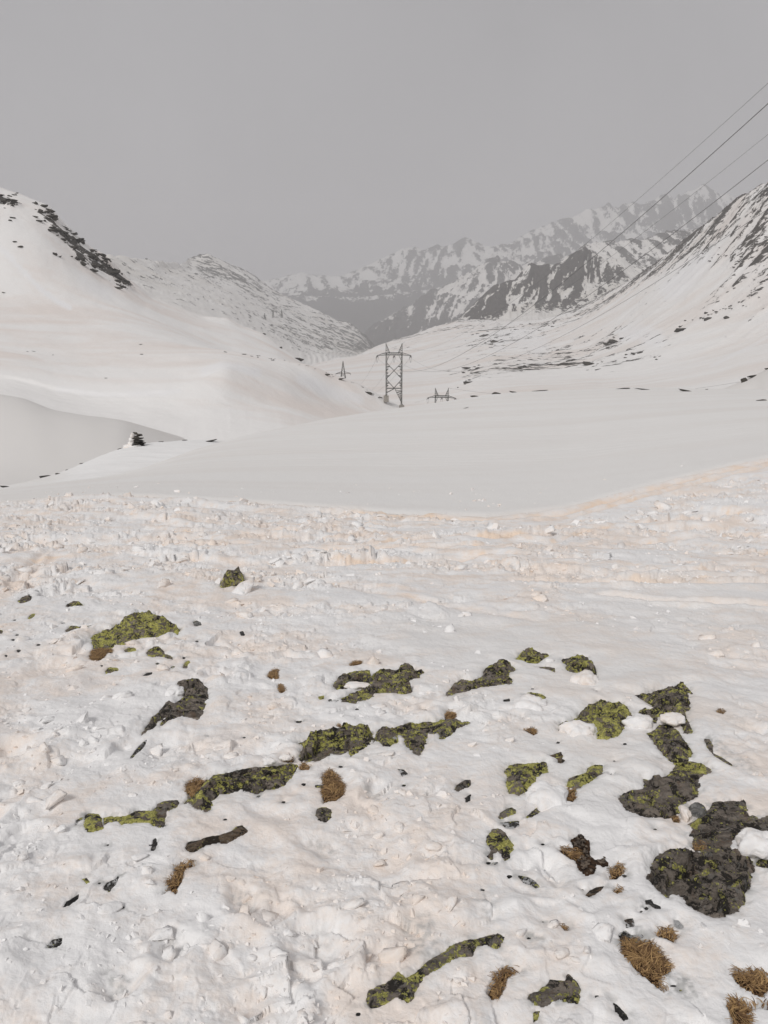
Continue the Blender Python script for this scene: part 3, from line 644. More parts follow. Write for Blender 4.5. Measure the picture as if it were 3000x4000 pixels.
# boot holes
for (pa, pb, w, dep, ice) in (((2770, 2890), (2930, 3010), .07, .09, .5), ((2850, 2800), (2960, 2855), .06, .07, .2), ((1640, 3620), (1660, 3700), .07, .07, .6), ((1900, 3520), (1915, 3560), .06, .05, .5), ((640, 3640), (690, 3690), .05, .06, .5), ((440, 3790), (470, 3840), .05, .05, .6),
                              ((1230, 3610), (1260, 3680), .06, .05, .3), ((2240, 3350), (2230, 3440), .05, .05, .2), ((930, 3480), (960, 3530), .05, .07, .6), ((2660, 3840), (2700, 3870), .05, .05, .8), ((1440, 3080), (1480, 3110), .05, .05, .6), ((2090, 3660), (2110, 3690), .03, .03, .5), ((2060, 3440), (2110, 3480), .05, .05, .3),
                              ((1230, 3290), (1260, 3300), .06, .06, .5), ((700, 2700), (560, 2860), .05, .05, .0), ((1760, 2720), (1800, 2725), .08, .06, .5), ((1580, 2810), (1600, 2850), .04, .04, .4)):
    xa, ya, _ = on_ground(*pa); xb, yb, _ = on_ground(*pb)
    t = np.clip(((NX - xa) * (xb - xa) + (NY - ya) * (yb - ya)) / ((xb - xa) ** 2 + (yb - ya) ** 2), 0, 1)
    q = np.sqrt((NX - xa - t * (xb - xa)) ** 2 + (NY - ya - t * (yb - ya)) ** 2) / w + 0.25 * fbm(NX * 14, NY * 14, 2, 88)
    q = q + 0.5 * fbm(NX * 7, NY * 7, 3, 87)
    low -= 0.75 * dep * sstep(1.15, 0.35, q); low += 0.14 * dep * np.exp(-((q - 1.4) / 0.4) ** 2)
    icy += ice * sstep(0.9, 0.2, q) * sstep(-.25, .3, fbm(NX * 40, NY * 40, 3, 89))
# holes and rounded lips round everything that pokes out
lipz = np.zeros_like(NX); lips = np.ones_like(NX); dm1 = np.full_like(NX, 9.0); dm2 = np.full_like(NX, 9.0); keep = np.ones_like(NX); keepl = np.ones_like(NX); hole = np.zeros_like(NX); crowd = np.zeros_like(NX)
for P, R, dep, lip in EXPOSED:
    (x0, y0), (x1, y1) = P.min(0) - 0.55, P.max(0) + 0.55
    i0, i1 = np.searchsorted(yl, [y0, y1])
    if i1 <= i0: continue
    cc = np.nonzero(((ac * (yl[i1 - 1] + 1) > x0) | (ac * (yl[i0] + 1) > x0)) & ((ac * (yl[i1 - 1] + 1) < x1) | (ac * (yl[i0] + 1) < x1)))[0]
    if len(cc) == 0: continue
    s = np.s_[i0:i1, cc[0]:cc[-1] + 1]
    X, Y = NX[s], NY[s]
    d = sdist(P, X, Y) + wob(X, Y, R)
    D = np.maximum(-d, 0)
    w = 0.018 + 0.4 * lip
    side = (sdist(P, X, Y + 0.015) - sdist(P, X, Y - 0.015)) / 0.03          # the bank is lower where the slope drains towards the viewer
    l = lip * np.exp(-(D / 0.28) ** 2) * (0.55 + 0.75 * sstep(-.3, .4, fbm(X * 5, Y * 5, 2, 93))) * (0.62 - 0.42 * side)
    lipz[s] = np.maximum(lipz[s], l); lips[s] = np.minimum(lips[s], 1 - np.exp(-(D / w) ** 1.2))
    keep[s] = np.minimum(keep[s], 0.12 + 0.88 * sstep(0.0, 0.09, D))
    if R > 0.034:
        dm2[s] = np.minimum(dm2[s], np.maximum(D, dm1[s])); dm1[s] = np.minimum(dm1[s], D)
    keepl[s] = np.minimum(keepl[s], sstep(0.0, 0.42, D))
    hole[s] = np.maximum(hole[s], np.where(d > 0, dep * sstep(0, 0.03, d) + 0.006, 0))
    crowd[s] = np.maximum(crowd[s], np.exp(-(D / 0.3) ** 2))
    icy[s] += 0.55 * np.exp(-(D / 0.018) ** 2) * sstep(-.05, .3, fbm(X * 26, Y * 26, 3, 94))
NZ = base + disp * keep + low * keepl + lipz * lips * sstep(0.015, 0.10, dm2) - 0.03 * sstep(0.035, 0.01, dm1 + dm2) * (hole == 0) - hole
NZ[-1] = base[-1]; NZ[-8:] = base[-8:] + (NZ[-8:] - base[-8:]) * np.linspace(1, 0, 8)[:, None]
crust = np.clip(1 - inside_churn, 0, 1)
for (px, row), rad, k in SMOOTH[:5] + SMOOTH[14:15]:
    x, y, _ = on_ground(px, row)
    crust = np.maximum(crust, 0.55 * k * np.exp(-(((NX - x) ** 2 + (NY - y) ** 2) / rad ** 2) ** 1.5))
snow = mesh_obj('snow_field', np.stack([NX, NY, NZ], -1).reshape(-1, 3), grid_faces(*NX.shape), M_SNOW,
                attrs={'dust': np.clip(dust, 0, 1), 'icy': np.clip(icy, 0, .85), 'crust': crust})
snow['kind'] = 'structure'

def snow_z(x, y):
    i = np.clip(np.searchsorted(yl, y), 1, len(yl) - 1)
    a = x / (y + 1.0)
    j = np.clip(np.searchsorted(ac, a), 1, len(ac) - 1)
    fi = (y - yl[i - 1]) / (yl[i] - yl[i - 1]); fj = (a - ac[j - 1]) / (ac[j] - ac[j - 1])
    fi, fj = np.clip(fi, 0, 1), np.clip(fj, 0, 1)
    return NZ[i - 1, j - 1] * (1 - fi) * (1 - fj) + NZ[i, j - 1] * fi * (1 - fj) + NZ[i - 1, j] * (1 - fi) * fj + NZ[i, j] * fi * fj

# ground under and behind the photographer
bx, by = np.meshgrid(np.linspace(-14, 14, 71), np.concatenate([np.linspace(-25, -1, 30, endpoint=False), np.linspace(-1, 0.92, 16)]))
bz = np.where(by > 0.07, ground(bx, np.maximum(by, .07)), 0.0) + 0.05 * fbm(bx * 0.8, by * 0.8, 4, 77) * sstep(0.9, 0.3, by) - 0.004 - 0.03 * sstep(0.86, 0.92, by)
tag(mesh_obj('snow_ground', np.stack([bx, by, bz], -1).reshape(-1, 3), grid_faces(*bx.shape), M_SNOW, attrs={'dust': 0 * bx, 'icy': 0 * bx, 'crust': 0 * bx}), kind='structure')
print('near snow', round(time.time() - T0, 1))

# mid sheet: the smooth mound and the knoll with the cairn
am = np.linspace(-0.95, 0.95, 520); ym = np.geomspace(22.6, 106, 240)
MX, MY = am[None, :] * ym[:, None], np.repeat(ym[:, None], len(am), 1)
MZ = ground(MX, MY) + 0.10 * fbm(MX * 0.10, MY * 0.10, 3, 101) * sstep(23, 30, MY) + 0.018 * fbm(MX * 0.5, MY * 1.4, 4, 102) * sstep(23, 26, MY)
kd = np.interp(MX / MY, L_KNOLL.a, L_KNOLL.d)
a_kn = MX / MY
knoll = sstep(-0.46, -0.40, a_kn) * sstep(-0.20, -0.24, a_kn) * sstep(-16, -9, MY - kd)
cr_d = np.interp(a_kn, L_CREST.a, L_CREST.d)
crestw = sstep(0.02, 0.09, a_kn) * sstep(0.30, 0.2, a_kn) * sstep(-16, -2, MY - cr_d)
MZ += knoll * (0.10 * ridged(MX * 0.25, MY * 0.5, 4, 103)) + crestw * 0.18 * (plates(MX * 0.5, MY * 0.5, 7, 1, 1)[0]) * sstep(-5, -1, MY - cr_d)
mid = mesh_obj('snow_mound', np.stack([MX, MY, MZ - 0.004], -1).reshape(-1, 3), grid_faces(*MX.shape), M_MID, attrs={'white': np.clip(knoll + 0.8 * crestw, 0, 1)})
mid['kind'] = 'structure'

# ------------------------------------------------------------------ hills and mountains
def seg(pts, d0=None):
    return Line(pts)
# near left shoulder
B0_top = Line([(-900, 1490, 130), (0, 1543, 130), (90, 1557, 130), (205, 1605, 128), (337, 1629, 128), (482, 1647, 130), (603, 1683, 134), (711, 1716, 138), (900, 1800, 145), (1300, 1900, 150)])
B0 = [Off(B0_top, -62, -10), Line([(-900, 2100, 78), (0, 2080, 78), (300, 2080, 80), (600, 2080, 84), (900, 2090, 90), (1300, 2150, 95)]), Line([(-900, 1840, 100), (0, 1870, 100), (200, 1890, 100), (340, 1900, 101), (480, 1900, 103), (711, 1920, 110), (900, 1950, 114), (1300, 1990, 118)]), B0_top, Off(B0_top, 14, -2.5), Off(B0_top, 30, -9)]
MB0 = mat_mountain('shoulder_snow', (0.3, 0.3, 0.3), (0, 0, 0), 0.3, (0.745, 0.725, 0.705), (0.71, 0.685, 0.66), dsc=0.02)
build_sheet('snow_slope', B0, -0.95, 0.02, 200, [8, 20, 20, 8, 8], MB0, smooth=7,
            disp=lambda X, Y, Z, R: (Z + 0.5 * fbm(X * 0.03, Y * 0.03, 3, 111) + 0.05 * fbm(X * .3, Y * .3, 3, 112), R))

# left hill with its bowl, cornice lip and rocky skyline
B1_lip = Line([(-900, 1400, 190), (0, 1478, 190), (60, 1484, 190), (210, 1525, 186), (380, 1547, 182), (600, 1545, 180), (700, 1532, 182), (790, 1490, 188), (880, 1446, 196), (980, 1455, 205), (1130, 1500, 215), (1300, 1570, 235), (1450, 1612, 245), (1570, 1640, 252), (1700, 1700, 255)])
B1_lip2 = Off(B1_lip, 2.5, [(-0.5, 1.0), (-0.38, 0.8), (-0.25, 0.6), (-0.15, 0.3), (0, 0)])
B1_rl = Line([(-900, 1260, 240), (0, 1350, 240), (300, 1376, 240), (540, 1372, 242), (700, 1370, 245), (870, 1374, 250), (951, 1383, 252), (1105, 1410, 255), (1219, 1434, 258), (1280, 1463, 260), (1334, 1481, 262), (1418, 1513, 264), (1485, 1554, 264), (1569, 1601, 264), (1640, 1650, 264), (1800, 1720, 264)])
B1_mid = Line([(-900, 1000, 330, .0), (0, 1190, 330), (200, 1200, 335), (450, 1225, 340), (600, 1262, 345), (750, 1320, 340), (860, 1372, 330), (951, 1395, 325), (1105, 1432, 320), (1219, 1460, 320), (1334, 1510, 315), (1569, 1650, 300), (1800, 1760, 300)])
B1_top = Line([(-900, 500, 420, .35), (-300, 640, 420, .3), (0, 735, 420, .30), (60, 755, 420, .32), (120, 782, 420, .42), (170, 800, 420, .52), (199, 817, 422, .6), (241, 865, 425, .6), (289, 907, 428, .55), (356, 968, 435, .55), (392, 982, 438, .5), (434, 1016, 440, .6), (470, 1058, 445, .62), (497, 1088, 448, .5), (542, 1118, 452, .38), (590, 1160, 456, .36), (687, 1197, 462, .3), (790, 1236, 468, .25), (892, 1240, 470, .25), (946, 1275, 470, .3), (1020, 1300, 465, .3), (1093, 1354, 450, .3), (1160, 1397, 435, .3), (1190, 1427, 425, .3), (1280, 1480, 400, .2), (1400, 1550, 380, .2), (1569, 1660, 350), (1800, 1780, 350)])
B1_up = Line([(-900, 700, 385, .05), (-300, 800, 385, .1), (0, 845, 387, .22), (60, 860, 388, .12), (120, 890, 388, .10), (170, 900, 390, .14), (230, 950, 392, .28), (300, 1000, 398, .38), (350, 1040, 402, .42), (400, 1065, 408, .30), (450, 1090, 414, .35), (500, 1125, 420, .25), (590, 1180, 430, .1), (690, 1216, 436), (790, 1256, 440), (892, 1270, 440), (946, 1300, 440), (1020, 1330, 430), (1093, 1375, 410), (1190, 1438, 390), (1280, 1490, 370), (1400, 1560, 350), (1569, 1665, 330), (1800, 1785, 330)])
B1 = [Line([(-900, 1800, 110), (0, 1800, 112), (700, 1830, 118), (1200, 1760, 130), (1570, 1700, 150), (1800, 1760, 160)]),
      Line([(-900, 1500, 168), (0, 1545, 168), (210, 1592, 165), (380, 1622, 162), (600, 1640, 160), (700, 1640, 162), (880, 1590, 172), (1130, 1590, 190), (1300, 1625, 205), (1570, 1660, 228), (1800, 1740, 235)]),
      B1_lip, B1_lip2, B1_rl, B1_mid, B1_up, B1_top, Off(B1_top, 25, -8), Off(B1_top, 160, -90)]
def whiteB1(X, Y, Z):
    px, row = proj(X, Y, Z)
    n = fbm(X * .2, Y * .2, 3, 125)
    w = .9 * sstep(14, 6, streak([(-40, 940), (20, 985), (90, 1060), (150, 1120), (215, 1172), (270, 1200)], px, row) + 5 * n)
    w = np.maximum(w, .5 * sstep(40, 10, streak([(330, 1100), (370, 1130), (420, 1140)], px, row) + 20 * n))
    w = np.maximum(w, .75 * sstep(28, 6, streak([(800, 1450), (860, 1428), (930, 1436), (1000, 1452)], px, row) + 14 * n))
    w = np.maximum(w, .6 * sstep(18, 3, streak([(230, 1515), (400, 1537), (600, 1533), (700, 1525)], px, row - 4) + 8 * n))
    w = np.maximum(w, .7 * sstep(34, 8, streak([(1180, 1480), (1260, 1520), (1400, 1560)], px, row) + 14 * n))
    return w
def whiteC(X, Y, Z):
    px, row = proj(X, Y, Z)
    n = fbm(X * .03, Y * .02, 4, 135)
    w = .7 * sstep(70, 20, streak([(2620, 1130), (2700, 1060), (2760, 1010)], px, row) + 40 * n)
    w = np.maximum(w, .7 * sstep(50, 12, streak([(2440, 1310), (2500, 1300), (2560, 1320)], px, row) + 30 * n))
    w = np.maximum(w, .6 * sstep(60, 12, streak([(1950, 1330), (2020, 1310), (2100, 1350)], px, row) + 30 * n))
    return np.maximum(w, .5 * sstep(9, 3, streak([(2780, 1430), (2900, 1370), (3010, 1310)], px, row) + 4 * n))
def dispB1(X, Y, Z, R):
    px, row = proj(X, Y, Z)
    nb = fbm(X * .09, Y * .09 + Z * .12, 4, 126)
    bd = streak([(178, 822), (215, 858), (262, 915), (330, 985), (400, 1030), (475, 1082), (500, 1100)], px, row)
    bd = np.minimum(bd, 12 + streak([(-60, 770), (30, 790), (70, 800)], px, row)); bd = np.minimum(bd, streak([(430, 1030), (470, 1065)], px, row))
    R = np.maximum(R.copy() * .55, np.where(Y > 330, .66 * sstep(46, 12, bd + 34 * nb), 0)); R[-40:] = np.minimum(R[-40:], .3)
    rk = ridged(X * 0.05, Y * 0.05, 4, 121)
    Z = Z + 0.8 * fbm(X * 0.02, Y * 0.02, 3, 122) * sstep(120, 180, Y) + 0.22 * fbm(X * .12 + .1 * Y, Y * .05, 4, 123) + 0.12 * fbm(X * .12, Y * .5 + .1 * X, 3, 127)
    Z = Z + R * (3.0 * rk + 2.2 * plates(X * .22, Y * .12, 124, 1.2, 1.0)[0])
    return Z, R + 0.30 * (rk - 0.45) * (R > 0.02) - 0.02
MB1 = mat_mountain('left_hill_snow', (0.30, 0.22, 0.55), (0, 0.3, 0.4), 1.3, (0.865, 0.85, 0.835), (0.81, 0.75, 0.71), dsc=0.014, bump=0.6, bscale=0.5)
hillL, HL = build_sheet('hill', B1, -0.95, 0.12, 430, [6, 30, 6, 30, 26, 26, 40, 8, 10], MB1, dispB1, smooth=[40, 40, 12, 12, 14, 36, 26, 3, 10, 30], post=whiteB1)

# valley floor and right-hand slope
C_top = Line([(900, 1480, 1500, .2), (1237, 1424, 1500, .3), (1316, 1404, 1600, .3), (1382, 1398, 1700, .3), (1412, 1388, 1750, .35), (1473, 1354, 1850, .3), (1533, 1330, 1950, .3), (1611, 1312, 2050, .3), (1684, 1282, 2100, .35), (1786, 1250, 2150, .4), (1900, 1250, 2150, .3), (2060, 1260, 2100, .25), (2150, 1245, 2000, .3), (2234, 1215, 1900, .4), (2379, 1142, 1650, .45), (2473, 1092, 1450, .48), (2596, 1005, 1250, .5), (2668, 947, 1150, .55), (2776, 868, 1000, .55), (2885, 781, 880, .5), (2950, 750, 830, .55), (3000, 723, 800, .55), (3400, 520, 700, .5), (4200, 300, 650, .5)])
C = [Line([(900, 1750, 180), (1600, 1700, 180), (2000, 1650, 180), (2400, 1620, 180), (3000, 1600, 180), (4200, 1500, 180)]),
     Line([(900, 1640, 260), (1300, 1640, 260), (1600, 1625, 260), (2000, 1575, 260), (2400, 1545, 260), (2700, 1530, 260), (3000, 1485, 260), (4200, 1330, 260)]),
     Line([(900, 1560, 450), (1300, 1545, 450), (1600, 1535, 450, .02), (1750, 1520, 450, .1), (1850, 1500, 450, .30), (1950, 1490, 450, .15), (2200, 1478, 450, .05), (2500, 1450, 450, .05), (2800, 1390, 440), (3000, 1340, 420), (3400, 1190, 400), (4200, 1000, 400)]),
     Line([(900, 1510, 700), (1300, 1480, 700), (1600, 1470, 700), (1750, 1455, 700, .15), (1900, 1420, 700, .34), (2100, 1410, 700, .30), (2300, 1385, 680, .34), (2420, 1340, 650, .30), (2550, 1300, 600, .15), (2700, 1270, 560, .2), (3000, 1165, 520, .25), (3400, 960, 500, .2), (4200, 750, 480, .2)]),
     Line([(900, 1490, 1050), (1300, 1440, 1050), (1600, 1410, 1080), (1750, 1370, 1100, .2), (1900, 1345, 1100, .35), (2100, 1325, 1080, .32), (2250, 1290, 1000, .25), (2400, 1235, 900, .15), (2550, 1150, 800, .15), (2700, 1080, 720, .22), (2850, 1010, 660, .35), (3000, 940, 620, .42), (3400, 740, 580, .4), (4200, 520, 550, .4)]),
     Line([(900, 1485, 1300), (1300, 1420, 1350), (1500, 1375, 1450, .2), (1700, 1322, 1500, .3), (1900, 1290, 1500, .3), (2100, 1270, 1450, .3), (2250, 1235, 1400, .38), (2390, 1165, 1250, .4), (2500, 1100, 1120, .45), (2620, 1025, 980, .5), (2700, 970, 900, .55), (2800, 900, 820, .5), (2900, 830, 750, .45), (3000, 770, 700, .5), (3400, 580, 640, .45), (4200, 350, 600, .45)]),
     C_top, Off(C_top, 120, -40), Off(C_top, 800, -420)]
def dispC(X, Y, Z, R):
    t = 0.55
    u, v = X * math.cos(t) + Y * math.sin(t), -X * math.sin(t) + Y * math.cos(t)
    rk = ridged(u * 0.012, v * 0.03, 6, 131, .62)
    Z = Z + (6 * rk + 1.5 * fbm(u * .03, v * .07, 4, 132)) * np.clip(R * 2, 0, 1) * sstep(250, 500, Y) + 1.2 * fbm(X * .012, Y * .008, 4, 133) * sstep(200, 400, Y) + 0.25 * fbm(X * .08, Y * .03, 3, 134)
    pt = fbm(X * .0045, Y * .0045, 3, 136)
    hi = sstep(-10, 120, Z + .06 * Y)
    return Z, np.where(R > 0.01, R + 0.06 + 0.42 * (rk - 0.42) + .40 * pt - .06 * (1 - hi), R - 0.25)
MC = mat_mountain('right_slope_snow', (0.035, 0.10, 0.14), (0.35, 0, -0.55), 1.45, (0.85, 0.835, 0.82), (0.79, 0.735, 0.695), dsc=0.0055, bump=3.0, bscale=0.8)
valley, HC = build_sheet('valley_side', C, -0.22, 0.85, 560, [6, 22, 34, 44, 50, 50, 8, 8], MC, dispC, smooth=[30, 30, 26, 26, 26, 16, 4, 8, 20], post=whiteC)

# dark rocky spur
D_top = Line([(1500, 1420, 2500, .3), (1700, 1330, 2500, .4), (1786, 1250, 2500, .6), (1830, 1205, 2500, .9), (1864, 1172, 2500, .9), (1900, 1141, 2500, .9), (1930, 1114, 2500, .95), (1975, 1098, 2500, .95), (2010, 1085, 2500, .95), (2040, 1050, 2500, 1), (2068, 1023, 2500, 1), (2104, 1036, 2500, 1), (2133, 1030, 2500, .95), (2165, 1028, 2500, .9), (2198, 1012, 2500, .9), (2248, 980, 2500, .95), (2281, 966, 2500, 1), (2314, 983, 2500, .9), (2364, 1012, 2500, .45), (2429, 1005, 2500, .4), (2480, 1045, 2500, .45), (2523, 1030, 2500, .55), (2600, 1040, 2500, .5), (2900, 1100, 2500, .3)])
D_mid = Line([(1500, 1440, 2250, .1), (1700, 1360, 2250, .2), (1786, 1300, 2250, .4), (1864, 1230, 2280, .8), (1930, 1180, 2300, .85), (2010, 1150, 2320, .8), (2068, 1110, 2330, .85), (2133, 1110, 2330, .75), (2198, 1110, 2330, .7), (2281, 1075, 2330, .85), (2364, 1085, 2330, .6), (2429, 1070, 2330, .55), (2523, 1090, 2330, .3), (2900, 1170, 2330, .2)])
D_low = Line([(1500, 1460, 2050, 0), (1700, 1400, 2050, .1), (1800, 1320, 2080, .2), (1894, 1255, 2100, .45), (1988, 1215, 2100, .5), (2080, 1200, 2100, .5), (2160, 1205, 2100, .5), (2270, 1165, 2100, .6), (2335, 1155, 2100, .55), (2380, 1140, 2100, .35), (2523, 1140, 2150, .2), (2900, 1230, 2150, .1)])
D_base = Line([(1500, 1500, 1750), (1800, 1400, 1800), (2000, 1310, 1800), (2200, 1290, 1800), (2400, 1220, 1850), (2900, 1300, 1900)])
D = [D_base, D_low, D_mid, D_top, Off(D_top, 80, -60, .5), Off(D_top, 700, -450, .3)]
def dispD(X, Y, Z, R):
    rb = ridged(X * 0.016 + 0.006 * Y, Y * 0.004, 6, 141, .62)
    sk = -1.0 + 1.5 * sstep(2200, 2420, 1500 + F * X / Y)
    u = X + sk * Z + 25 * fbm(X * .01, Z * .01, 3, 143)
    gu = ridged(u * 0.021, Y * 0.002, 5, 144, .7)
    tp = 1 - .75 * sstep(2350, 2480, Y)
    Z = Z + R * tp * (26 * (rb - .5) - 30 * (gu - .3) + 8 * fbm(X * .03, Y * .015, 4, 142))
    return Z, 0.5 + 1.0 * (R - 0.55) - 1.2 * np.clip(gu - 0.34, -.14, 1) * np.clip(R * 1.3, 0, 1)
MD = mat_mountain('spur_rock', (0.075, 0.03, 0.035), (0, 0.6, 0.3), 1.15, (0.78, 0.76, 0.735), (0.73, 0.70, 0.66), (0.040, 0.036, 0.032), (0.10, 0.09, 0.08), dsc=0.003, bump=14.0, bscale=1.2)
build_sheet('mountain_spur', D, 0.0, 0.52, 420, [16, 40, 50, 8, 8], MD, dispD)

# snow ridge behind the spur
E_top = Line([(1800, 1330, 3900, .4), (2000, 1200, 3900, .45), (2150, 1060, 3900, .4), (2230, 1000, 3850, .4), (2299, 952, 3800, .35), (2400, 945, 3800, .4), (2523, 938, 3800, .4), (2603, 910, 3800, .45), (2704, 903, 3800, .5), (2760, 893, 3800, .5), (3000, 880, 3800, .4), (3400, 860, 3800, .4)])
E = [Line([(1800, 1330, 3000, .3), (2300, 1200, 2950, .3), (2700, 1150, 2950, .3), (3400, 1150, 2950, .3)]), Line([(1800, 1380, 3500, .45), (2000, 1280, 3500, .45), (2300, 1060, 3450, .5), (2523, 1030, 3450, .55), (2700, 1000, 3450, .5), (3400, 950, 3450, .4)]), E_top, Off(E_top, 150, -60), Off(E_top, 900, -500)]
def dispE(X, Y, Z, R):
    rb = ridged(X * 0.013 + .002 * Y, Y * 0.005, 6, 151, .65)
    gu = ridged((X + .4 * Z + 40 * fbm(X * .006, Z * .006, 3, 153)) * 0.016, Y * .0015, 6, 154, .7)
    return Z + (20 * (rb - .4) - 20 * (gu - .4)) * np.clip(R * 2, 0, 1), 0.5 + 0.6 * (R - .56) + 0.35 * (rb - .42) - .7 * (gu - .36)
ME = mat_mountain('ridge_rock', (0.06, 0.022, 0.028), (0, 0.4, 0.2), 1.35, (0.78, 0.76, 0.735), (0.74, 0.715, 0.68), (0.05, 0.046, 0.042), (0.11, 0.10, 0.09), dsc=0.002, bump=14.0, soft=0.045)
build_sheet('snow_ridge', E, 0.08, 0.62, 320, [16, 34, 6, 6], ME, dispE)

# middle range
F_top = Line([(1200, 1420, 5600, .6), (1400, 1320, 5600, .6), (1500, 1245, 5600, .6), (1590, 1205, 5600, .5), (1684, 1145, 5600, .55), (1774, 1101, 5600, .55), (1864, 1043, 5600, .6), (1905, 1020, 5600, .6), (1945, 1006, 5600, .6), (2000, 1030, 5600, .5), (2100, 1025, 5600, .5), (2200, 1000, 5600, .5), (2400, 960, 5600, .5), (2800, 900, 5600, .5), (3400, 860, 5600, .5)])
Fm = [Line([(1200, 1440, 4300, 1.6), (1500, 1400, 4300, 1.6), (1700, 1370, 4300, 1.4), (2000, 1330, 4200, 1.2), (3400, 1200, 4200, .8)]), Line([(1200, 1430, 5000, 1.3), (1500, 1320, 5000, 1.1), (1700, 1240, 5000, .8), (1900, 1140, 5000, .6), (2100, 1120, 5000, .6), (3400, 1000, 5000, .5)]), F_top, Off(F_top, 200, -80), Off(F_top, 1000, -600)]
def dispF(X, Y, Z, R):
    rb = ridged(X * 0.008 + .003 * Y, Y * 0.003, 6, 161, .65)
    gu = ridged((X - .7 * Z + 60 * fbm(X * .004, Z * .004, 3, 163)) * 0.011, Y * .001, 6, 164, .7)
    return Z + 40 * (rb - .4) - 40 * (gu - .4), 0.5 + 0.8 * (R - .58) + 0.35 * (rb - .42) - .75 * (gu - .36)
MF = mat_mountain('middle_range_rock', (0.04, 0.015, 0.02), (0, 0.5, 0.3), 1.35, (0.78, 0.76, 0.735), (0.74, 0.715, 0.68), (0.045, 0.042, 0.038), (0.09, 0.085, 0.078), dsc=0.0015, bump=25.0, soft=0.05)
build_sheet('middle_range', Fm, -0.12, 0.62, 380, [16, 40, 6, 6], MF, dispF)

# far range with the wooded valley below it
G_top = Line([(200, 1200, 9000, .3), (800, 1150, 9000, .3), (960, 1120, 9000, .3), (1027, 1098, 9000, .3), (1099, 1083, 9000, .35), (1177, 1063, 9000, .45), (1219, 1074, 9000, .35), (1322, 1080, 9000, .3), (1400, 1053, 9000, .35), (1473, 1017, 9000, .35), (1539, 987, 9000, .4), (1569, 972, 9000, .4), (1623, 964, 9000, .45), (1660, 978, 9000, .5), (1708, 955, 9000, .55), (1732, 965, 9000, .55), (1768, 954, 9000, .5), (1795, 938, 9000, .55), (1816, 928, 9000, .6), (1858, 942, 9000, .55), (1900, 962, 9000, .5), (1952, 954, 9000, .5), (1981, 958, 9000, .5), (2053, 911, 9000, .5), (2140, 875, 9000, .5), (2205, 857, 9000, .5), (2250, 838, 9000, .55), (2292, 817, 9000, .5), (2335, 813, 9000, .5), (2355, 808, 9000, .6), (2379, 792, 9000, .7), (2395, 808, 9000, .6), (2415, 819, 9000, .5), (2436, 790, 9000, .65), (2450, 800, 9000, .6), (2473, 786, 9000, .6), (2500, 800, 9000, .6), (2523, 793, 9000, .6), (2540, 790, 9000, .65), (2567, 766, 9000, .7), (2590, 762, 9000, .7), (2610, 750, 9000, .75), (2630, 775, 9000, .7), (2639, 778, 9000, .7), (2650, 752, 9000, .8), (2660, 765, 9000, .7), (2682, 745, 9000, .7), (2715, 738, 9000, .7), (2747, 718, 9000, .7), (2776, 739, 9000, .6), (2812, 755, 9000, .6), (2841, 750, 9000, .5), (2878, 775, 9000, .5), (3000, 810, 9000, .5), (3400, 840, 9000, .5), (3900, 900, 9000, .5)])
G = [Line([(200, 1400, 6000, 2.2), (1400, 1400, 6000, 2.2), (3900, 1350, 6000, 2.2)]), Line([(200, 1360, 6800, 2.0), (1000, 1300, 6800, 2.0), (1400, 1290, 6800, 1.9), (1800, 1240, 6900, 1.5), (3900, 1150, 6900, 1.2)]),
     Line([(200, 1280, 7600, 1.2), (1000, 1200, 7600, 1.0), (1180, 1165, 7600, .85), (1400, 1165, 7600, .80), (1600, 1135, 7700, .75), (1800, 1100, 7800, .7), (2100, 1040, 7900, .55), (2500, 960, 7900, .5), (3900, 1000, 7900, .5)]),
     Line([(200, 1240, 8300, .4), (1000, 1150, 8300, .4), (1180, 1115, 8300, .42), (1400, 1110, 8300, .42), (1600, 1050, 8400, .48), (1800, 1020, 8400, .5), (2100, 960, 8500, .42), (2500, 880, 8500, .5), (2700, 860, 8500, .6), (3900, 950, 8500, .5)]), G_top, Off(G_top, 250, -120), Off(G_top, 1500, -900)]
def dispG(X, Y, Z, R):
    rb = ridged(X * 0.0055 + 0.0010 * Y, Y * 0.0022, 6, 171, .65)
    top = sstep(7200, 8200, Y) * (1 - .72 * sstep(8500, 8950, Y)) * (.35 + .65 * sstep(.02, .25, X / Y))
    Z = Z + (105 * (rb - .4) + 30 * fbm(X * .008, Y * .006, 4, 172)) * top
    u = X + 130 * fbm(X * .002, Z * .002, 3, 173) + 0.25 * Z * np.sign(gnoise(X * .0011, 0 * X, 174))
    gu = ridged(u * 0.0085, Y * 0.0008 + Z * .0008, 6, 175, .72)
    Z = Z - 60 * (gu - .3) * top
    return Z, np.where(R > 0.78, 0.5 + 1.6 * (R - 0.80) + 0.5 * (rb - .4), 0.5 + 0.9 * (R - 0.52) - 0.7 * (gu - .36) + .45 * (rb - .4))
MG = mat_mountain('far_range_rock', (0.03, 0.011, 0.015), (0, 0.35, 0.1), 1.35, (0.78, 0.77, 0.75), (0.75, 0.73, 0.70), (0.040, 0.040, 0.036), (0.075, 0.075, 0.066), dsc=0.001, bump=40.0, soft=0.06)
build_sheet('far_range', G, -0.5, 0.85, 620, [10, 26, 36, 44, 8, 6], MG, dispG)

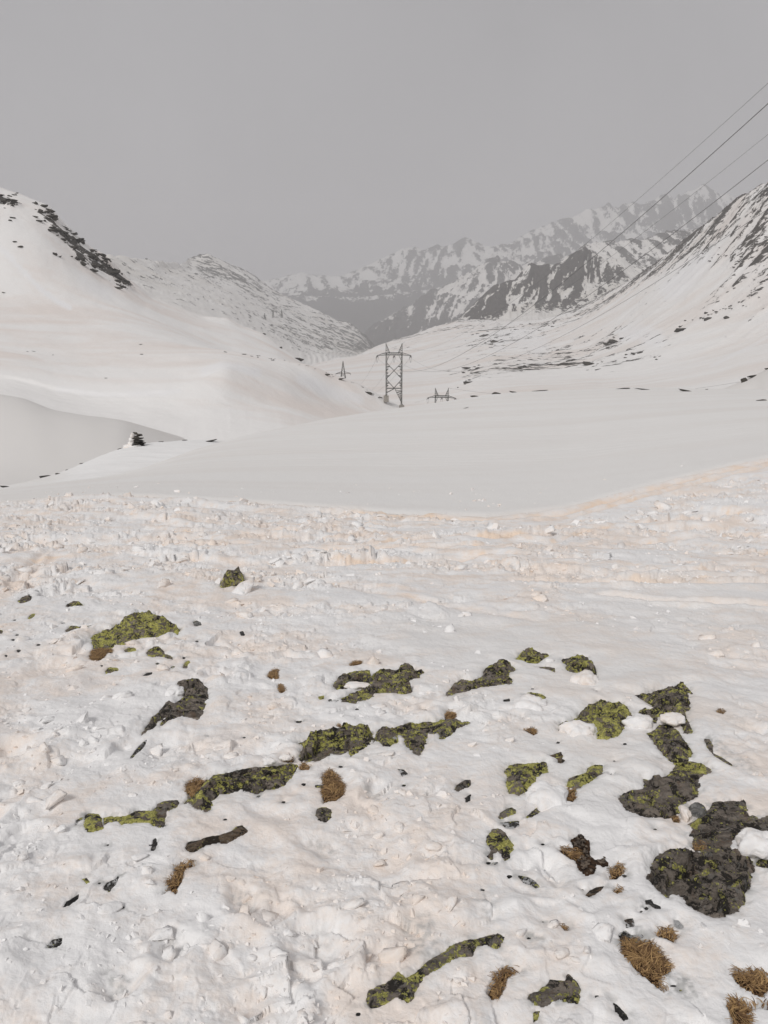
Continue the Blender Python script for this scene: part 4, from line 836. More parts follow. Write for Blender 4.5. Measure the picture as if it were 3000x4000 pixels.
# mountain on the left beyond the hill
H_top = Line([(-300, 900, 1500, .1), (200, 980, 1500, .15), (434, 1007, 1600, .2), (518, 1016, 1700, .28), (615, 1028, 1900, .35), (669, 1029, 2100, .3), (711, 1038, 2300, .3), (741, 1016, 2600, .5), (765, 1012, 2650, .5), (784, 1006, 2700, .5), (808, 999, 2700, .6), (826, 1008, 2700, .5), (844, 1016, 2700, .5), (874, 1028, 2750, .5), (900, 1040, 2800, .45), (940, 1058, 2800, .45), (990, 1082, 2850, .5), (1033, 1113, 2900, .5), (1075, 1144, 2900, .45), (1129, 1168, 2900, .42), (1183, 1195, 2900, .4), (1238, 1213, 2900, .4), (1310, 1255, 2900, .45), (1358, 1264, 2900, .5), (1400, 1294, 2900, .6), (1424, 1312, 2900, .7), (1455, 1349, 2900, .8), (1480, 1385, 2900, .8), (1600, 1450, 2900, .8)])
H = [Line([(-300, 1400, 700), (434, 1350, 750), (800, 1450, 800), (1000, 1490, 900), (1190, 1470, 1250), (1300, 1425, 1500, .3), (1400, 1402, 2000, .4), (1480, 1400, 2300, .5), (1600, 1470, 2400, .5)]),
     Line([(-300, 1120, 1150, .1), (434, 1140, 1150, .28), (700, 1200, 1250, .34), (900, 1265, 1350, .34), (1050, 1330, 1500, .4), (1190, 1370, 1700, .5), (1300, 1372, 2000, .55), (1400, 1370, 2400, .6), (1480, 1392, 2600, .6), (1600, 1460, 2700, .5)]),
     Line([(-300, 1000, 1350, .1), (434, 1060, 1400, .36), (600, 1090, 1600, .38), (760, 1110, 1900, .34), (900, 1150, 2100, .36), (1050, 1220, 2250, .44), (1190, 1275, 2400, .55), (1300, 1310, 2500, .58), (1400, 1335, 2650, .62), (1480, 1388, 2750, .7), (1600, 1455, 2800, .7)]),
     Line([(-300, 960, 1420, .1), (434, 1030, 1500, .3), (600, 1050, 1750, .36), (740, 1062, 2250, .4), (808, 1062, 2420, .58), (900, 1088, 2500, .55), (960, 1110, 2550, .55), (1050, 1165, 2600, .5), (1190, 1232, 2650, .42), (1300, 1278, 2700, .5), (1400, 1312, 2780, .55), (1480, 1387, 2820, .7), (1600, 1452, 2850, .7)]),
     H_top, Off(H_top, 80, -35), Off(H_top, 700, -350)]
def dispH(X, Y, Z, R):
    t = 0.9
    u, v = X * math.cos(t) + Y * math.sin(t), -X * math.sin(t) + Y * math.cos(t)
    rk = ridged(u * 0.006, v * 0.022, 6, 181, .62)
    rb = ridged(X * .008, Y * .004, 4, 182)
    pk = sstep(2350, 2600, Y) * sstep(-0.05, -0.3, X / Y + .05)
    Z = Z + (9 * rk + 2 * fbm(X * .03, Y * .02, 3, 183)) * sstep(800, 1200, Y) + pk * 30 * (rb - .4)
    return Z, 0.43 + 0.8 * (R - .5) + np.where(pk > .5, 0.7 * (rb - .42), 0.4 * (rk - .42))
MH = mat_mountain('left_mountain_rock', (0.014, 0.05, 0.07), (0.1, 0, -0.9), 1.5, (0.80, 0.785, 0.765), (0.76, 0.735, 0.70), (0.13, 0.125, 0.118), (0.24, 0.235, 0.225), dsc=0.003, bump=6.0)
build_sheet('mountain', H, -0.62, 0.04, 400, [10, 40, 40, 36, 6, 6], MH, dispH, smooth=[20, 20, 16, 8, 2, 4, 10])

# ground sheet that reaches the horizon beneath everything
gx, gy = np.meshgrid(np.linspace(-11500, 11500, 60), np.linspace(60, 11200, 60))
gz = np.interp(gy, [0, 110, 300, 1500, 6000, 12000], [-45, -60, -110, -330, -640, -700]) + 0 * gx + np.where(gy < 1500, -(np.abs(gx) * 0.05).clip(0, 60), 0)
MGR = mat_mountain('valley_ground', (0.002, 0.002, 0.002), (0, 0, 0), 0.8, dsc=0.001)
tag(mesh_obj('valley_ground', np.stack([gx, gy, gz], -1).reshape(-1, 3), grid_faces(*gx.shape), MGR, attrs={'rock': np.full(gx.shape, .5)}), kind='structure')
print('terrain', round(time.time() - T0, 1))

# ------------------------------------------------------------------ haze: one closed box of thin air
def box(bm, c, s, rot=None):
    r = bmesh.ops.create_cube(bm, size=1.0)
    M = Matrix.Translation(Vector(c)) @ (rot.to_4x4() if rot is not None else Matrix()) @ Matrix.Diagonal((s[0], s[1], s[2], 1))
    bmesh.ops.transform(bm, matrix=M, verts=r['verts'])
def bm_obj(name, bm, mat=None, parent=None, smooth=False):
    me = bpy.data.meshes.new(name); bm.to_mesh(me); bm.free()
    if mat: me.materials.append(mat)
    if smooth: me.polygons.foreach_set('use_smooth', np.ones(len(me.polygons), bool))
    o = bpy.data.objects.new(name, me); col.objects.link(o)
    if parent: o.parent = parent
    return o
dg = bpy.context.evaluated_depsgraph_get()
zmin, zmax = 1e9, -1e9
for o in scene.objects:
    if o.type == 'MESH':
        c = np.empty(len(o.data.vertices) * 3, np.float32); o.data.vertices.foreach_get('co', c)
        zmin, zmax = min(zmin, c[2::3].min()), max(zmax, c[2::3].max())
bm = bmesh.new(); box(bm, (0, 5700, (zmin - 1.5 + zmax + 20) / 2), (23400, 11700, zmax + 20 - zmin + 1.5))
hz = bm_obj('haze', bm)
hm = bpy.data.materials.new('haze_air'); hm.use_nodes = True; hm.node_tree.nodes.clear()
hv = hm.node_tree.nodes.new('ShaderNodeVolumePrincipled'); ho = hm.node_tree.nodes.new('ShaderNodeOutputMaterial')
hv.inputs['Color'].default_value = (0.91, 0.907, 0.928, 1); hv.inputs['Density'].default_value = 1.55e-4
hm.node_tree.links.new(hv.outputs[0], ho.inputs['Volume'])
hz.data.materials.append(hm); hz['kind'] = 'stuff'
hz.visible_shadow = True

# ------------------------------------------------------------------ rocks
def make_exposed(name, P, R, mat, hf, seed, strike=0.32, cell=None, sink=0.0):
    (x0, y0), (x1, y1) = P.min(0) - 0.035, P.max(0) + 0.035
    size = max(x1 - x0, y1 - y0)
    st = cell or min(max(0.0045, size / 85), 0.03)
    X, Y = np.meshgrid(np.arange(x0, x1 + st, st), np.arange(y0, y1 + st, st))
    d = sdist(P, X, Y) + wob(X, Y, R)
    hmax = min((0.75 * hf if hf < .85 else 1.1) * hf * R, 0.11)
    prof = hmax * (1 - (1 - np.clip(d / (0.45 * R), 0, 1)) ** 2)
    c, s = math.cos(strike), math.sin(strike)
    u, v = X * c + Y * s, -X * s + Y * c
    amp = min(0.28 * R, 0.034)
    q = fbm(u * 5 + seed, v * 17, 4, 201 + seed % 7) * 3.0
    ter = (np.floor(q) + sstep(0.55, 1.0, q - np.floor(q))) / 3.0
    pl, _ = plates(u * 6 + seed, v * 11, 210, 1.2, 1.0)
    pl2, _ = plates(u * 13 + seed, v * 20 + 3, 220, 1.4, 1.0)
    rel = amp * (0.9 * ter + 1.5 * pl + 0.7 * pl2 + 0.35 * fbm(X * 45, Y * 45, 3, 205))
    tilt = (rnd2(np.array([seed]), np.array([3]), 5)[0] - .5) * 0.35 * (v - v.mean()) + (rnd2(np.array([seed]), np.array([9]), 6)[0] - .5) * 0.25 * (u - u.mean())
    Z = ground(X, Y) - 0.001 - sink + np.where(d > 0, prof + rel * sstep(0, 0.02, d) + tilt * sstep(0, .05, d) * (hmax > .01), 0.8 * np.maximum(d, -0.016) + 3.0 * np.minimum(d + 0.016, 0))
    keep = d > -0.032
    idx = -np.ones(X.shape, int)
    f = grid_faces(*X.shape)
    kf = keep.ravel()[f].all(1); f = f[kf]
    used = np.unique(f); remap = -np.ones(X.size, int); remap[used] = np.arange(len(used))
    V = np.stack([X, Y, Z], -1).reshape(-1, 3)[used]; Fc = remap[f]
    # close it underneath
    n = len(V); zb = V[:, 2].min() - 0.03
    e = np.concatenate([Fc[:, [0, 1]], Fc[:, [1, 2]], Fc[:, [2, 3]], Fc[:, [3, 0]]])
    key = e[:, 0] * n + e[:, 1]; rev = e[:, 1] * n + e[:, 0]
    bd = e[~np.isin(key, rev)]
    cidx = V.mean(0); V2 = np.concatenate([V, [[cidx[0], cidx[1], zb]]])
    tri = np.stack([bd[:, 1], bd[:, 0], np.full(len(bd), n), np.full(len(bd), n)], 1)[:, :3]
    ctr = np.array([V[:, 0].mean(), V[:, 1].mean(), V[:, 2].min()])
    me = bpy.data.meshes.new(name)
    V2 = V2 - ctr
    nq, nt_ = len(Fc), len(tri)
    me.vertices.add(len(V2)); me.vertices.foreach_set('co', V2.astype(np.float32).ravel())
    loops = np.concatenate([Fc.ravel(), tri.ravel()]).astype(np.int32)
    me.loops.add(len(loops)); me.loops.foreach_set('vertex_index', loops)
    me.polygons.add(nq + nt_); me.polygons.foreach_set('loop_start', np.concatenate([np.arange(nq) * 4, nq * 4 + np.arange(nt_) * 3]).astype(np.int32))
    me.update(calc_edges=True)
    me.polygons.foreach_set('use_smooth', np.ones(nq + nt_, bool))
    me.materials.append(mat); me.update()
    o = bpy.data.objects.new(name, me); col.objects.link(o); o.location = ctr
    return o

CHIPS = []
for i, (r, ex) in enumerate(zip(ROCKS, EXPOSED)):
    P, R = ex[0], ex[1]
    o = make_exposed(r[0], P, R, M_ROCK[r[1]], r[2], i * 3 + 1)
    if r[5]: tag(o, r[5], 'rock', 'rocks showing through the snow')
    else: tag(o, None, 'stone', 'stone chips in the snow'); CHIPS.append((o, P.mean(0), R))

# ------------------------------------------------------------------ grass tufts
def blade_mesh(P, R, n, length, seed, ctr, comb=None):
    rg = np.random.default_rng(seed)
    (x0, y0), (x1, y1) = P.min(0), P.max(0)
    V, Fc, TN = [], [], []
    pts = []
    while len(pts) < n:
        X = rg.uniform(x0, x1, 400); Y = rg.uniform(y0, y1, 400)
        ok = sdist(P, X, Y) > 0.002
        pts += list(zip(X[ok], Y[ok]))
    cx, cyy = P.mean(0)
    heads = rg.uniform(0, 6.28, 7)
    for (x, y) in pts[:n]:
        L = length * rg.uniform(.5, 1.3)
        out = math.atan2(y - cyy, x - cx)
        dd = float(sdist(P, np.array([x]), np.array([y]))[0])
        L = min(L, 0.014 + 1.2 * dd)
        th = 5.0 * gnoise(np.array([x * 9 + seed]), np.array([y * 9]), 3)[0] + out * .35 + rg.normal(0, .55) if comb is None else comb + rg.normal(0, 0.4)
        if rg.random() < .12: th = rg.uniform(0, 6.28)
        rise = rg.uniform(0.03, .22); curl = rg.normal(0, 1.3)
        w = rg.uniform(0.0007, 0.0015) * (1 + max(0, y - 2.2) * .25)
        p = np.array([x, y, float(ground(x, y)) + rg.uniform(-0.012, 0.008)]); el = rise * 1.3
        b0 = len(V); ns = 4; tone = rg.uniform(0, 1); TN += [tone] * 10
        for k in range(ns + 1):
            sx, sy = -math.sin(th), math.cos(th)
            ww = w * (1 - 0.75 * k / ns)
            V.append(p + np.array([sx * ww, sy * ww, 0]) - ctr); V.append(p - np.array([sx * ww, sy * ww, 0]) - ctr)
            p = p + L / ns * np.array([math.cos(th) * math.cos(el), math.sin(th) * math.cos(el), math.sin(el)])
            th += curl / ns; el -= (rise * 2.0) / ns + 0.12
            p[2] = max(p[2], float(ground(p[0], p[1])) - 0.002)
        for k in range(ns):
            a = b0 + 2 * k; Fc.append((a, a + 1, a + 3, a + 2))
    return np.array(V), np.array(Fc), TN

for i, t in enumerate(TUFTS):
    P, R = EXPOSED[len(ROCKS) + i][:2]
    soil = make_exposed('turf', P, R, M_TURF if i % 3 else M_SOIL, .2, 500 + i, sink=0.014)
    root = empty('grass_tuft', soil.location.copy())
    c = np.array(root.location)
    soil.parent = root; soil.location = (0, 0, 0)
    area = abs(sum(P[k][0] * P[(k + 1) % len(P)][1] - P[(k + 1) % len(P)][0] * P[k][1] for k in range(len(P)))) / 2
    n = int(np.clip(area * 44000, 26, 760))
    dist = P[:, 1].mean()
    V, Fc, TN = blade_mesh(P, R, n, float(np.clip(0.7 * math.sqrt(area) + 0.03, 0.04, 0.11)), 900 + i, c, comb=(-0.5 if 'combed' in t[2] else None))
    b = mesh_obj('grass_blades', V, Fc, M_BLADE, root, attrs={'tone': TN}); b['kind'] = 'stuff'
    tag(root, t[2], 'grass tuft', 'dry grass tufts')

# gravel patch
soil = make_exposed('bare_soil', GP, inradius(GP), M_SOIL, .1, 777)
root = empty('gravel_patch', soil.location.copy()); c = np.array(root.location)
soil.parent = root; soil.location = (0, 0, 0)
tag(root, 'patch of dark earth and small gravel between the grass tufts', 'gravel')

def ico(sub):
    bm = bmesh.new(); bmesh.ops.create_icosphere(bm, subdivisions=sub, radius=1.0)
    v = np.array([x.co[:] for x in bm.verts]); f = np.array([[q.index for q in p.verts] for p in bm.faces]); bm.free()
    return v, f
ICO1, ICO2, ICO3, ICO4 = ico(1), ico(2), ico(3), ico(4)
def lump_shape(icos, seed, flat, cuts=9, soft=0.10):
    rg = np.random.default_rng(seed)
    v, f = icos; v = v.copy()
    for _ in range(cuts):
        nrm = rg.normal(size=3); nrm /= np.linalg.norm(nrm); h = rg.uniform(.45, .85)
        dd = v @ nrm - h
        v -= np.outer(np.where(dd > 0, dd * (1 - soft), 0), nrm)
    ph = rg.uniform(0, 6.28, 3)
    v *= 1 + 0.05 * np.sin(v[:, [1, 2, 0]] * 5 + ph)
    v *= np.array([rg.uniform(.8, 1.25), rg.uniform(.7, 1.1), flat])
    return v, f
def clod(seed, flat, n=13, bevel=0.0, rough_=0.0):        # angular broken clod
    rg = np.random.default_rng(seed)
    bm = bmesh.new()
    p = rg.normal(size=(n, 3)); p /= np.linalg.norm(p, axis=1)[:, None]; p *= rg.uniform(.75, 1.1, (n, 1)) * np.array([1, rg.uniform(.6, .95), flat])
    for q in p: bm.verts.new(q)
    r = bmesh.ops.convex_hull(bm, input=bm.verts[:])
    loose = [x for x in bm.verts if not x.link_faces]
    bmesh.ops.delete(bm, geom=loose, context='VERTS')
    if bevel:
        bmesh.ops.bevel(bm, geom=bm.edges[:], offset=bevel * min(1, flat * 1.6), segments=2, affect='EDGES', clamp_overlap=True)
        bmesh.ops.triangulate(bm, faces=bm.faces[:])
        bmesh.ops.subdivide_edges(bm, edges=[e for e in bm.edges if e.calc_length() > .45], cuts=1)
    bmesh.ops.triangulate(bm, faces=bm.faces[:])
    bm.verts.index_update()
    v = np.array([x.co[:] for x in bm.verts]); f = np.array([[q.index for q in y.verts] for y in bm.faces]); bm.free()
    if rough_: v = v + rough_ * np.stack([gnoise(v[:, 0] * 3 + seed, v[:, 1] * 3 + 2 * v[:, 2], 7), gnoise(v[:, 1] * 3 + seed, v[:, 2] * 3 + 2 * v[:, 0], 8), gnoise(v[:, 2] * 3 + seed, v[:, 0] * 3 + 2 * v[:, 1], 9)], 1)
    return v, f
def in_poly(P, x, y): return sdist(P, x, y) > 0
k = 0; made = 0
gv = [lump_shape(ICO1, 300 + q, .6) for q in range(4)]
gm = []
for q, (v, f) in enumerate(gv):
    me = bpy.data.meshes.new('gravel_stone'); me.from_pydata([tuple(x) for x in v], [], [tuple(map(int, x)) for x in f]); me.materials.append(M_GRAVEL); gm.append(me)
(x0, y0), (x1, y1) = GP.min(0), GP.max(0)
while made < 70:
    x, y = random.uniform(x0, x1), random.uniform(y0, y1)
    if not (sdist(GP, np.array([x]), np.array([y]))[0] > 0.006): continue
    o = bpy.data.objects.new('gravel_stone', random.choice(gm)); col.objects.link(o); o.parent = root
    s = random.uniform(.003, .0095)
    o.location = Vector((x, y, float(ground(x, y)) + 0.006)) - root.location; o.scale = (s, s, s); o.rotation_euler = (random.uniform(-.4, .4), random.uniform(-.4, .4), random.uniform(0, 6))
    made += 1
print('rocks and tufts', round(time.time() - T0, 1))

# ------------------------------------------------------------------ snow lumps
holes_i = hole > 0
def rough_at(x, y):
    i = np.clip(np.searchsorted(yl, y), 0, len(yl) - 1); j = np.clip(np.searchsorted(ac, x / (y + 1)), 0, len(ac) - 1)
    return rough[i, j], holes_i[i, j], keep[i, j]
cand = []
NL = 34000
yy = np.exp(RNG.uniform(np.log(1.05), np.log(19.0), NL)); aa = RNG.uniform(-0.55, 0.55, NL); xx = aa * (yy + 1)
rr, hh, kk = rough_at(xx, yy)
clus = fbm(xx * 1.6, yy * 1.6, 3, 301)
rr = np.maximum(rr, .07 * sstep(4, 9, yy))
rr = np.where((np.abs(yy - np.interp(xx / yy, L_EDGE.a, L_EDGE.d) + .7) < 1.6) & (xx > 1.5), rr * .12, rr)
pk = np.clip(rr * 1.1 + 0.9 * clus - 0.2, 0, 1) * (0.5 + 0.5 * sstep(2.6, 6.0, yy))
ok = (~hh) & (kk > .5) & (RNG.random(NL) < pk)
xx, yy = xx[ok], yy[ok]
ss = 0.0062 * (RNG.pareto(2.2, len(xx)) + 1) * (0.75 + 0.19 * yy)
ss = np.minimum(ss, 0.032 + 0.009 * yy)
zz = snow_z(xx, yy)
order = np.argsort(-(ss / yy))
NI = 290
flats = [.75, .5, .35, .65, .28, .55, .4, .8]
shapes = [clod(400 + q, flats[q % 8], 10) for q in range(24)]
big_me = []
for q in range(18):
    v, f = clod(440 + q, flats[q % 8], 15 if q < 6 else 12, .13, .05)
    me = bpy.data.meshes.new('snow_lump'); me.from_pydata([tuple(x) for x in v], [], [tuple(map(int, x)) for x in f])
    me.polygons.foreach_set('use_smooth', np.ones(len(me.polygons), bool)); me.materials.append(M_LUMP); big_me.append(me)
ANCH = [(510, 2265, 'pointed rock'), (520, 2480, 'long lichened slab'), (740, 2750, 'hooked dark boulder'), (480, 3190, 'bright yellow lichened row'), (840, 3260, 'brown root like ledge'), (1300, 2910, 'middle slab of the diagonal ledge'), (1680, 2880, 'tip of the diagonal ledge'), (900, 3060, 'low end of the diagonal ledge'),
        (1470, 2680, 'forked slab'), (1880, 2660, 'two layered slab'), (2250, 2610, 'blunt boulder'), (2340, 2820, 'spearhead rock'), (2620, 2760, 'jagged forked rock'), (2120, 3030, 'squat lichened block'), (2290, 3060, 'stepped lichened slab'), (2600, 3180, 'broad tilted slab'), (2750, 3400, 'largest boulder'), (2270, 3330, 'gravel patch'), (1960, 3310, 'ragged lichened lump'),
        (1700, 3750, 'long narrow crest of rock'), (2170, 3870, 'craggy double topped rock'), (2520, 3720, 'biggest grass patch'), (1960, 3820, 'bean shaped tuft'), (690, 3420, 'dark stringy turf strip'), (1300, 3050, 'tall shaggy tuft'), (1070, 2630, 'small straw tuft'), (2900, 3830, 'ginger grass patch'), (280, 3510, 'tiny yellow lichened stone'), (1815, 3080, 'lone dark stone'),
        (2560, 2000, 'heap of snow blocks'), (1700, 2020, 'ski track bend'), (2850, 1860, 'ski tracks at the right'), (900, 1960, 'left rim of the trodden snow'), (120, 2280, 'domed white slab'), (1500, 2250, 'churned middle slope'), (2200, 2300, 'trodden slope at right'), (2850, 2350, 'smooth patch at the right edge'), (300, 2080, 'ploughed snow at the upper left'), (1100, 2130, 'long orange ski groove'), (1000, 3700, 'bare snow at lower middle'), (300, 3850, 'bare trodden snow at lower left'), (1500, 3450, 'cracked crust plate')]
ANW = [on_ground(a_[0], a_[1])[:2] for a_ in ANCH]
USED = set()
def anchored(noun, x, y, s, flat=None):                   # a label that says which one by what lies beside it
    px_ = [(math.log(y / b_[1]) * 2.2) ** 2 + (x / y - b_[0] / b_[1]) ** 2 * 6 for b_ in ANW]
    for i_ in sorted(range(len(ANW)), key=lambda q_: px_[q_])[:3]:
        dx, dy = x - ANW[i_][0], y - ANW[i_][1]
        if abs(dx) > 1.6 * abs(dy): w_ = 'left of' if dx < 0 else 'right of'
        elif abs(dy) > 1.6 * abs(dx): w_ = 'above' if dy > 0 else 'below'
        else: w_ = ('above' if dy > 0 else 'below') + ' and ' + ('left of' if dx < 0 else 'right of')
        sz = s / y
        for adj in (['large', 'big'] if sz > .014 else ['medium sized', 'middling'] if sz > .0095 else ['small', 'little']):
            lab_ = adj + (' ' + flat if flat else '') + ' ' + noun + ' ' + w_ + ' the ' + ANCH[i_][2]
            if lab_ not in USED:
                USED.add(lab_); return lab_
    return None
def put_lump(x, y, z, s, label, group, me=None, sc=(1, 1, 1), rz=None, tilt=.5):
    o = bpy.data.objects.new('snow_lump', me or random.choice(big_me)); col.objects.link(o)
    o.location = (x, y, z); o.scale = (s * sc[0], s * sc[1], s * sc[2])
    o.rotation_euler = (random.uniform(-tilt, tilt), random.uniform(-tilt, tilt), random.uniform(0, 6.28) if rz is None else rz)
    return tag(o, label, 'snow lump', group)
for o, c_, R_c in CHIPS: o['label'] = anchored('dark stone chip', float(c_[0]), float(c_[1]), R_c * .5) or 'small dark chip of stone barely showing through the snow'
for i in order[:NI]:
    q = RNG.integers(len(big_me)); fl = flats[q % 8]
    lab = anchored('snow lump', float(xx[i]), float(yy[i]), float(ss[i]), 'flat' if fl < .45 else 'chunky' if fl > .6 else None)
    put_lump(xx[i], yy[i], zz[i] + 0.04 * ss[i], ss[i], lab or 'broken lump of dusty snow lying loose among others on the trodden snow', 'loose snow lumps', big_me[q])
rest = order[NI:]
VV, FF, n0 = [], [], 0
for i in rest:
    v, f = shapes[RNG.integers(len(shapes))]
    t, a1, a2 = RNG.uniform(0, 6.28), RNG.normal(0, .35), RNG.normal(0, .35)
    Rm = np.array(Matrix.Rotation(t, 3, 'Z') @ Matrix.Rotation(a1, 3, 'X') @ Matrix.Rotation(a2, 3, 'Y'))
    VV.append((v * ss[i]) @ Rm.T + np.array([xx[i], yy[i], zz[i] + 0.0 * ss[i]])); FF.append(f + n0); n0 += len(v)
crumbs = mesh_obj('snow_crumbs', np.concatenate(VV), np.concatenate(FF), M_LUMP); crumbs.data.set_sharp_from_angle(angle=math.radians(42)); crumbs['kind'] = 'stuff'
print('lumps', len(rest), round(time.time() - T0, 1))

# larger pieces one can point at: (px, row, half width in photo px, flatness, label)
PIECES = [
 (1510, 2955, 42, .30, 'round saucer of pinkish crust lying below the diagonal ledge'),
 (1465, 2870, 26, .8, 'snow cone leaning on the upper right slab of the ledge'),
 (2700, 3310, 0, 0, None),
 (232, 3248, 30, .7, 'white egg shaped snow lump left of the yellow lichened row'),
 (365, 2905, 22, .9, 'pointed snow lump standing up on the open left slope'),
 (590, 2950, 25, .7, 'smooth rounded snow knob under the snow dusted dark strip'),
 (517, 3112, 18, .7, 'snow ball that rolled down and left a short pink groove'),
 (540, 3360, 36, .35, 'tilted fan shaped crust plate beside a lichen speck'),
 (535, 3385, 30, .5, 'long snow fragment right of the fan shaped plate'),
 (425, 3560, 48, .35, 'big flat crust plate with a torn edge on the lower left'),
 (795, 3350, 26, .4, 'thin shell of snow beside the brown root like ledge'),
 (960, 3580, 40, .5, 'snow block beside a deep boot hole on the lower left'),
 (1700, 3320, 36, .6, 'cap of snow with a pink underside right of the centre'),
 (1560, 3480, 70, .22, 'wide cracked crust plate in the lower middle'),
 (1755, 3560, 34, .5, 'ribbed pinkish snow lump right of the cracked plate'),
 (1480, 3260, 26, .5, 'oval snow pebble above the cracked plate'),
 (2200, 3740, 34, .6, 'rounded snow lump in the row above the craggy rock'),
 (2290, 3745, 26, .75, 'second rounded lump of that row, close to the slope'),
 (2250, 3765, 26, .4, 'tilted ice shell standing in the row above the craggy rock'),
 (2160, 3625, 30, .8, 'tall blunt snow tooth above the craggy rock'),
 (2035, 3655, 22, .9, 'pointed leaf shaped snow flake left of the blunt tooth'),
 (1575, 3680, 0, 0, None),
 (540, 2155, 28, .8, 'big cube like snow block in the upper churned snow'),
 (325, 2160, 26, .8, 'peach coloured snow block left of the cube like block'),
 (640, 2290, 40, .7, 'blocky snow mass left of the pointed rock'),
 (950, 2310, 85, .4, 'long snow pillow under the pointed rock'),
 (120, 2285, 40, .6, 'white domed slab of snow by the left edge'),
 (2585, 1980, 36, .7, 'heap topping snow block with an orange shadowed hollow'),
 (2550, 2010, 26, .8, 'white snow block in front of the heap'),
 (2690, 1995, 28, .7, 'rounded snow block at the right end of the heap'),
 (2500, 2005, 30, .6, 'orange stained snow block at the left end of the heap'),
 (2930, 2035, 22, 1.1, 'upright grey snow slab right of the heap'),
 (1825, 2400, 24, .8, 'lone snow block with an orange foot in the smooth snow'),
 (1500, 2380, 28, .5, 'flat flake of crust tilted in the churned middle'),
 (85, 2505, 30, .7, 'white snow boulder beside small dark stones at the left'),
 (2150, 2590, 22, .6, 'small snow cushion between the top rocks of the right group'),
 (1480, 2770, 32, .35, 'flat disc of crust below the forked slab'),
]
for px, row, hw, fl, lab in PIECES:
    if not lab: continue
    x, y, z = on_ground(px, row)
    s = hw / F * math.hypot(y, CZ - z) * 1.05
    put_lump(x, y, float(snow_z(np.array(x), np.array(y))) + 0.22 * s * fl, s, lab, 'larger snow blocks', big_me[random.randrange(6)], (1.1, .9, fl / .7), tilt=.25)

# pillows of snow lying on the rocks
def pillow(px, row, hw, hd, h, label, lift=.02):
    x, y, z = on_ground(px, row)
    v, f = ICO4; v = v.copy()
    n = fbm(v[:, 0] * 1.3 + px, v[:, 1] * 1.3 + row, 3, 311) * .55 + fbm(v[:, 0] * 3.5 + px, v[:, 1] * 3.5 + v[:, 2] * 2, 3, 312) * .13
    v = v * (1 + n)[:, None]
    k = math.hypot(y, CZ - z) / F
    v[:, 2] = np.where(v[:, 2] > 0, v[:, 2] * .9, v[:, 2])
    v = v * np.array([hw * k, hd * k * 1.7, h * .62])
    o = mesh_obj('snow_pillow', v, f.astype(int), M_LUMP); o.location = (x, y, z + lift)
    tag(o, label, 'snow pillow', 'pillows of snow on the rocks')
pillow(2950, 3345, 74, 36, .06, 'fat white snow pillow lying on the cracked slab above the largest boulder', .05)
pillow(2675, 3195, 17, 20, .03, 'little snow wedge between the broad slab and the round stone')
pillow(2255, 2865, 66, 28, .06, 'rounded snow log at the foot of the spearhead rock', .015)
pillow(2495, 2832, 55, 26, .05, 'scalloped snow roll between the spearhead and the jagged rock', .015)
pillow(2630, 2832, 48, 22, .035, 'snow bridge across the jagged forked rock', .03)
pillow(2285, 2665, 48, 30, .07, 'sagging snow pillow with a pink edge below the blunt boulder', .015)
pillow(685, 2715, 34, 26, .045, 'smooth snow bump in the hook of the dark boulder', .02)
pillow(1395, 2690, 48, 14, .02, 'tongue of snow in the notch of the forked slab', .02)
pillow(1117, 2982, 22, 12, .02, 'white snow scrap lying across the diagonal ledge', .03)
pillow(1050, 2998, 24, 12, .02, 'second snow scrap left along the diagonal ledge', .03)
pillow(2140, 3125, 75, 45, .07, 'broad white snow hump below the stepped slab', .01)
pillow(2070, 2760, 60, 32, .06, 'rounded snow hump under the small lichened stone', .01)

# ------------------------------------------------------------------ rocks along the mound, the knoll and the far slopes
def surf(HS, px, row):                                   # nearest front-facing hit of a sight line on a hill sheet
    X, Y, Z = HS
    x, y, z = ray(px, row)
    j = int(np.argmin(np.abs(X[len(X) // 2] / Y[len(X) // 2] - x / y)))
    zr = CZ + z / y * Y[:, j]
    b = np.nonzero(zr < Z[:, j])[0]
    i = b[0] if len(b) else int(np.argmin(np.abs(zr - Z[:, j])))
    return float(x / y * Y[i, j]), float(Y[i, j]), float(Z[i, j])
CR = []
for q in range(10):
    v, f = lump_shape(ICO3, 500 + q, [.5, .35, .7, .45, .6][q % 5], 14, .05)
    v = v * (1 + 0.42 * fbm(v[:, 0] * 1.7 + q, v[:, 1] * 1.7 + 2 * v[:, 2], 4, 511, .6))[:, None]
    me = bpy.data.meshes.new('outcrop'); me.from_pydata([tuple(x) for x in v], [], [tuple(map(int, x)) for x in f]); me.materials.append(M_CRAG); CR.append(me)
def outcrop(p, w, h, label, group, me=None, rz=None, d=.8, name='outcrop'):
    o = bpy.data.objects.new(name, me or random.choice(CR)); col.objects.link(o)
    o.location = p; o.scale = (w, w * d, h); o.rotation_euler = (random.uniform(-.2, .2), random.uniform(-.25, .25), random.uniform(-.5, .5) if rz is None else rz)
    return tag(o, label, 'rock', group)
MS = (MX, MY, MZ)
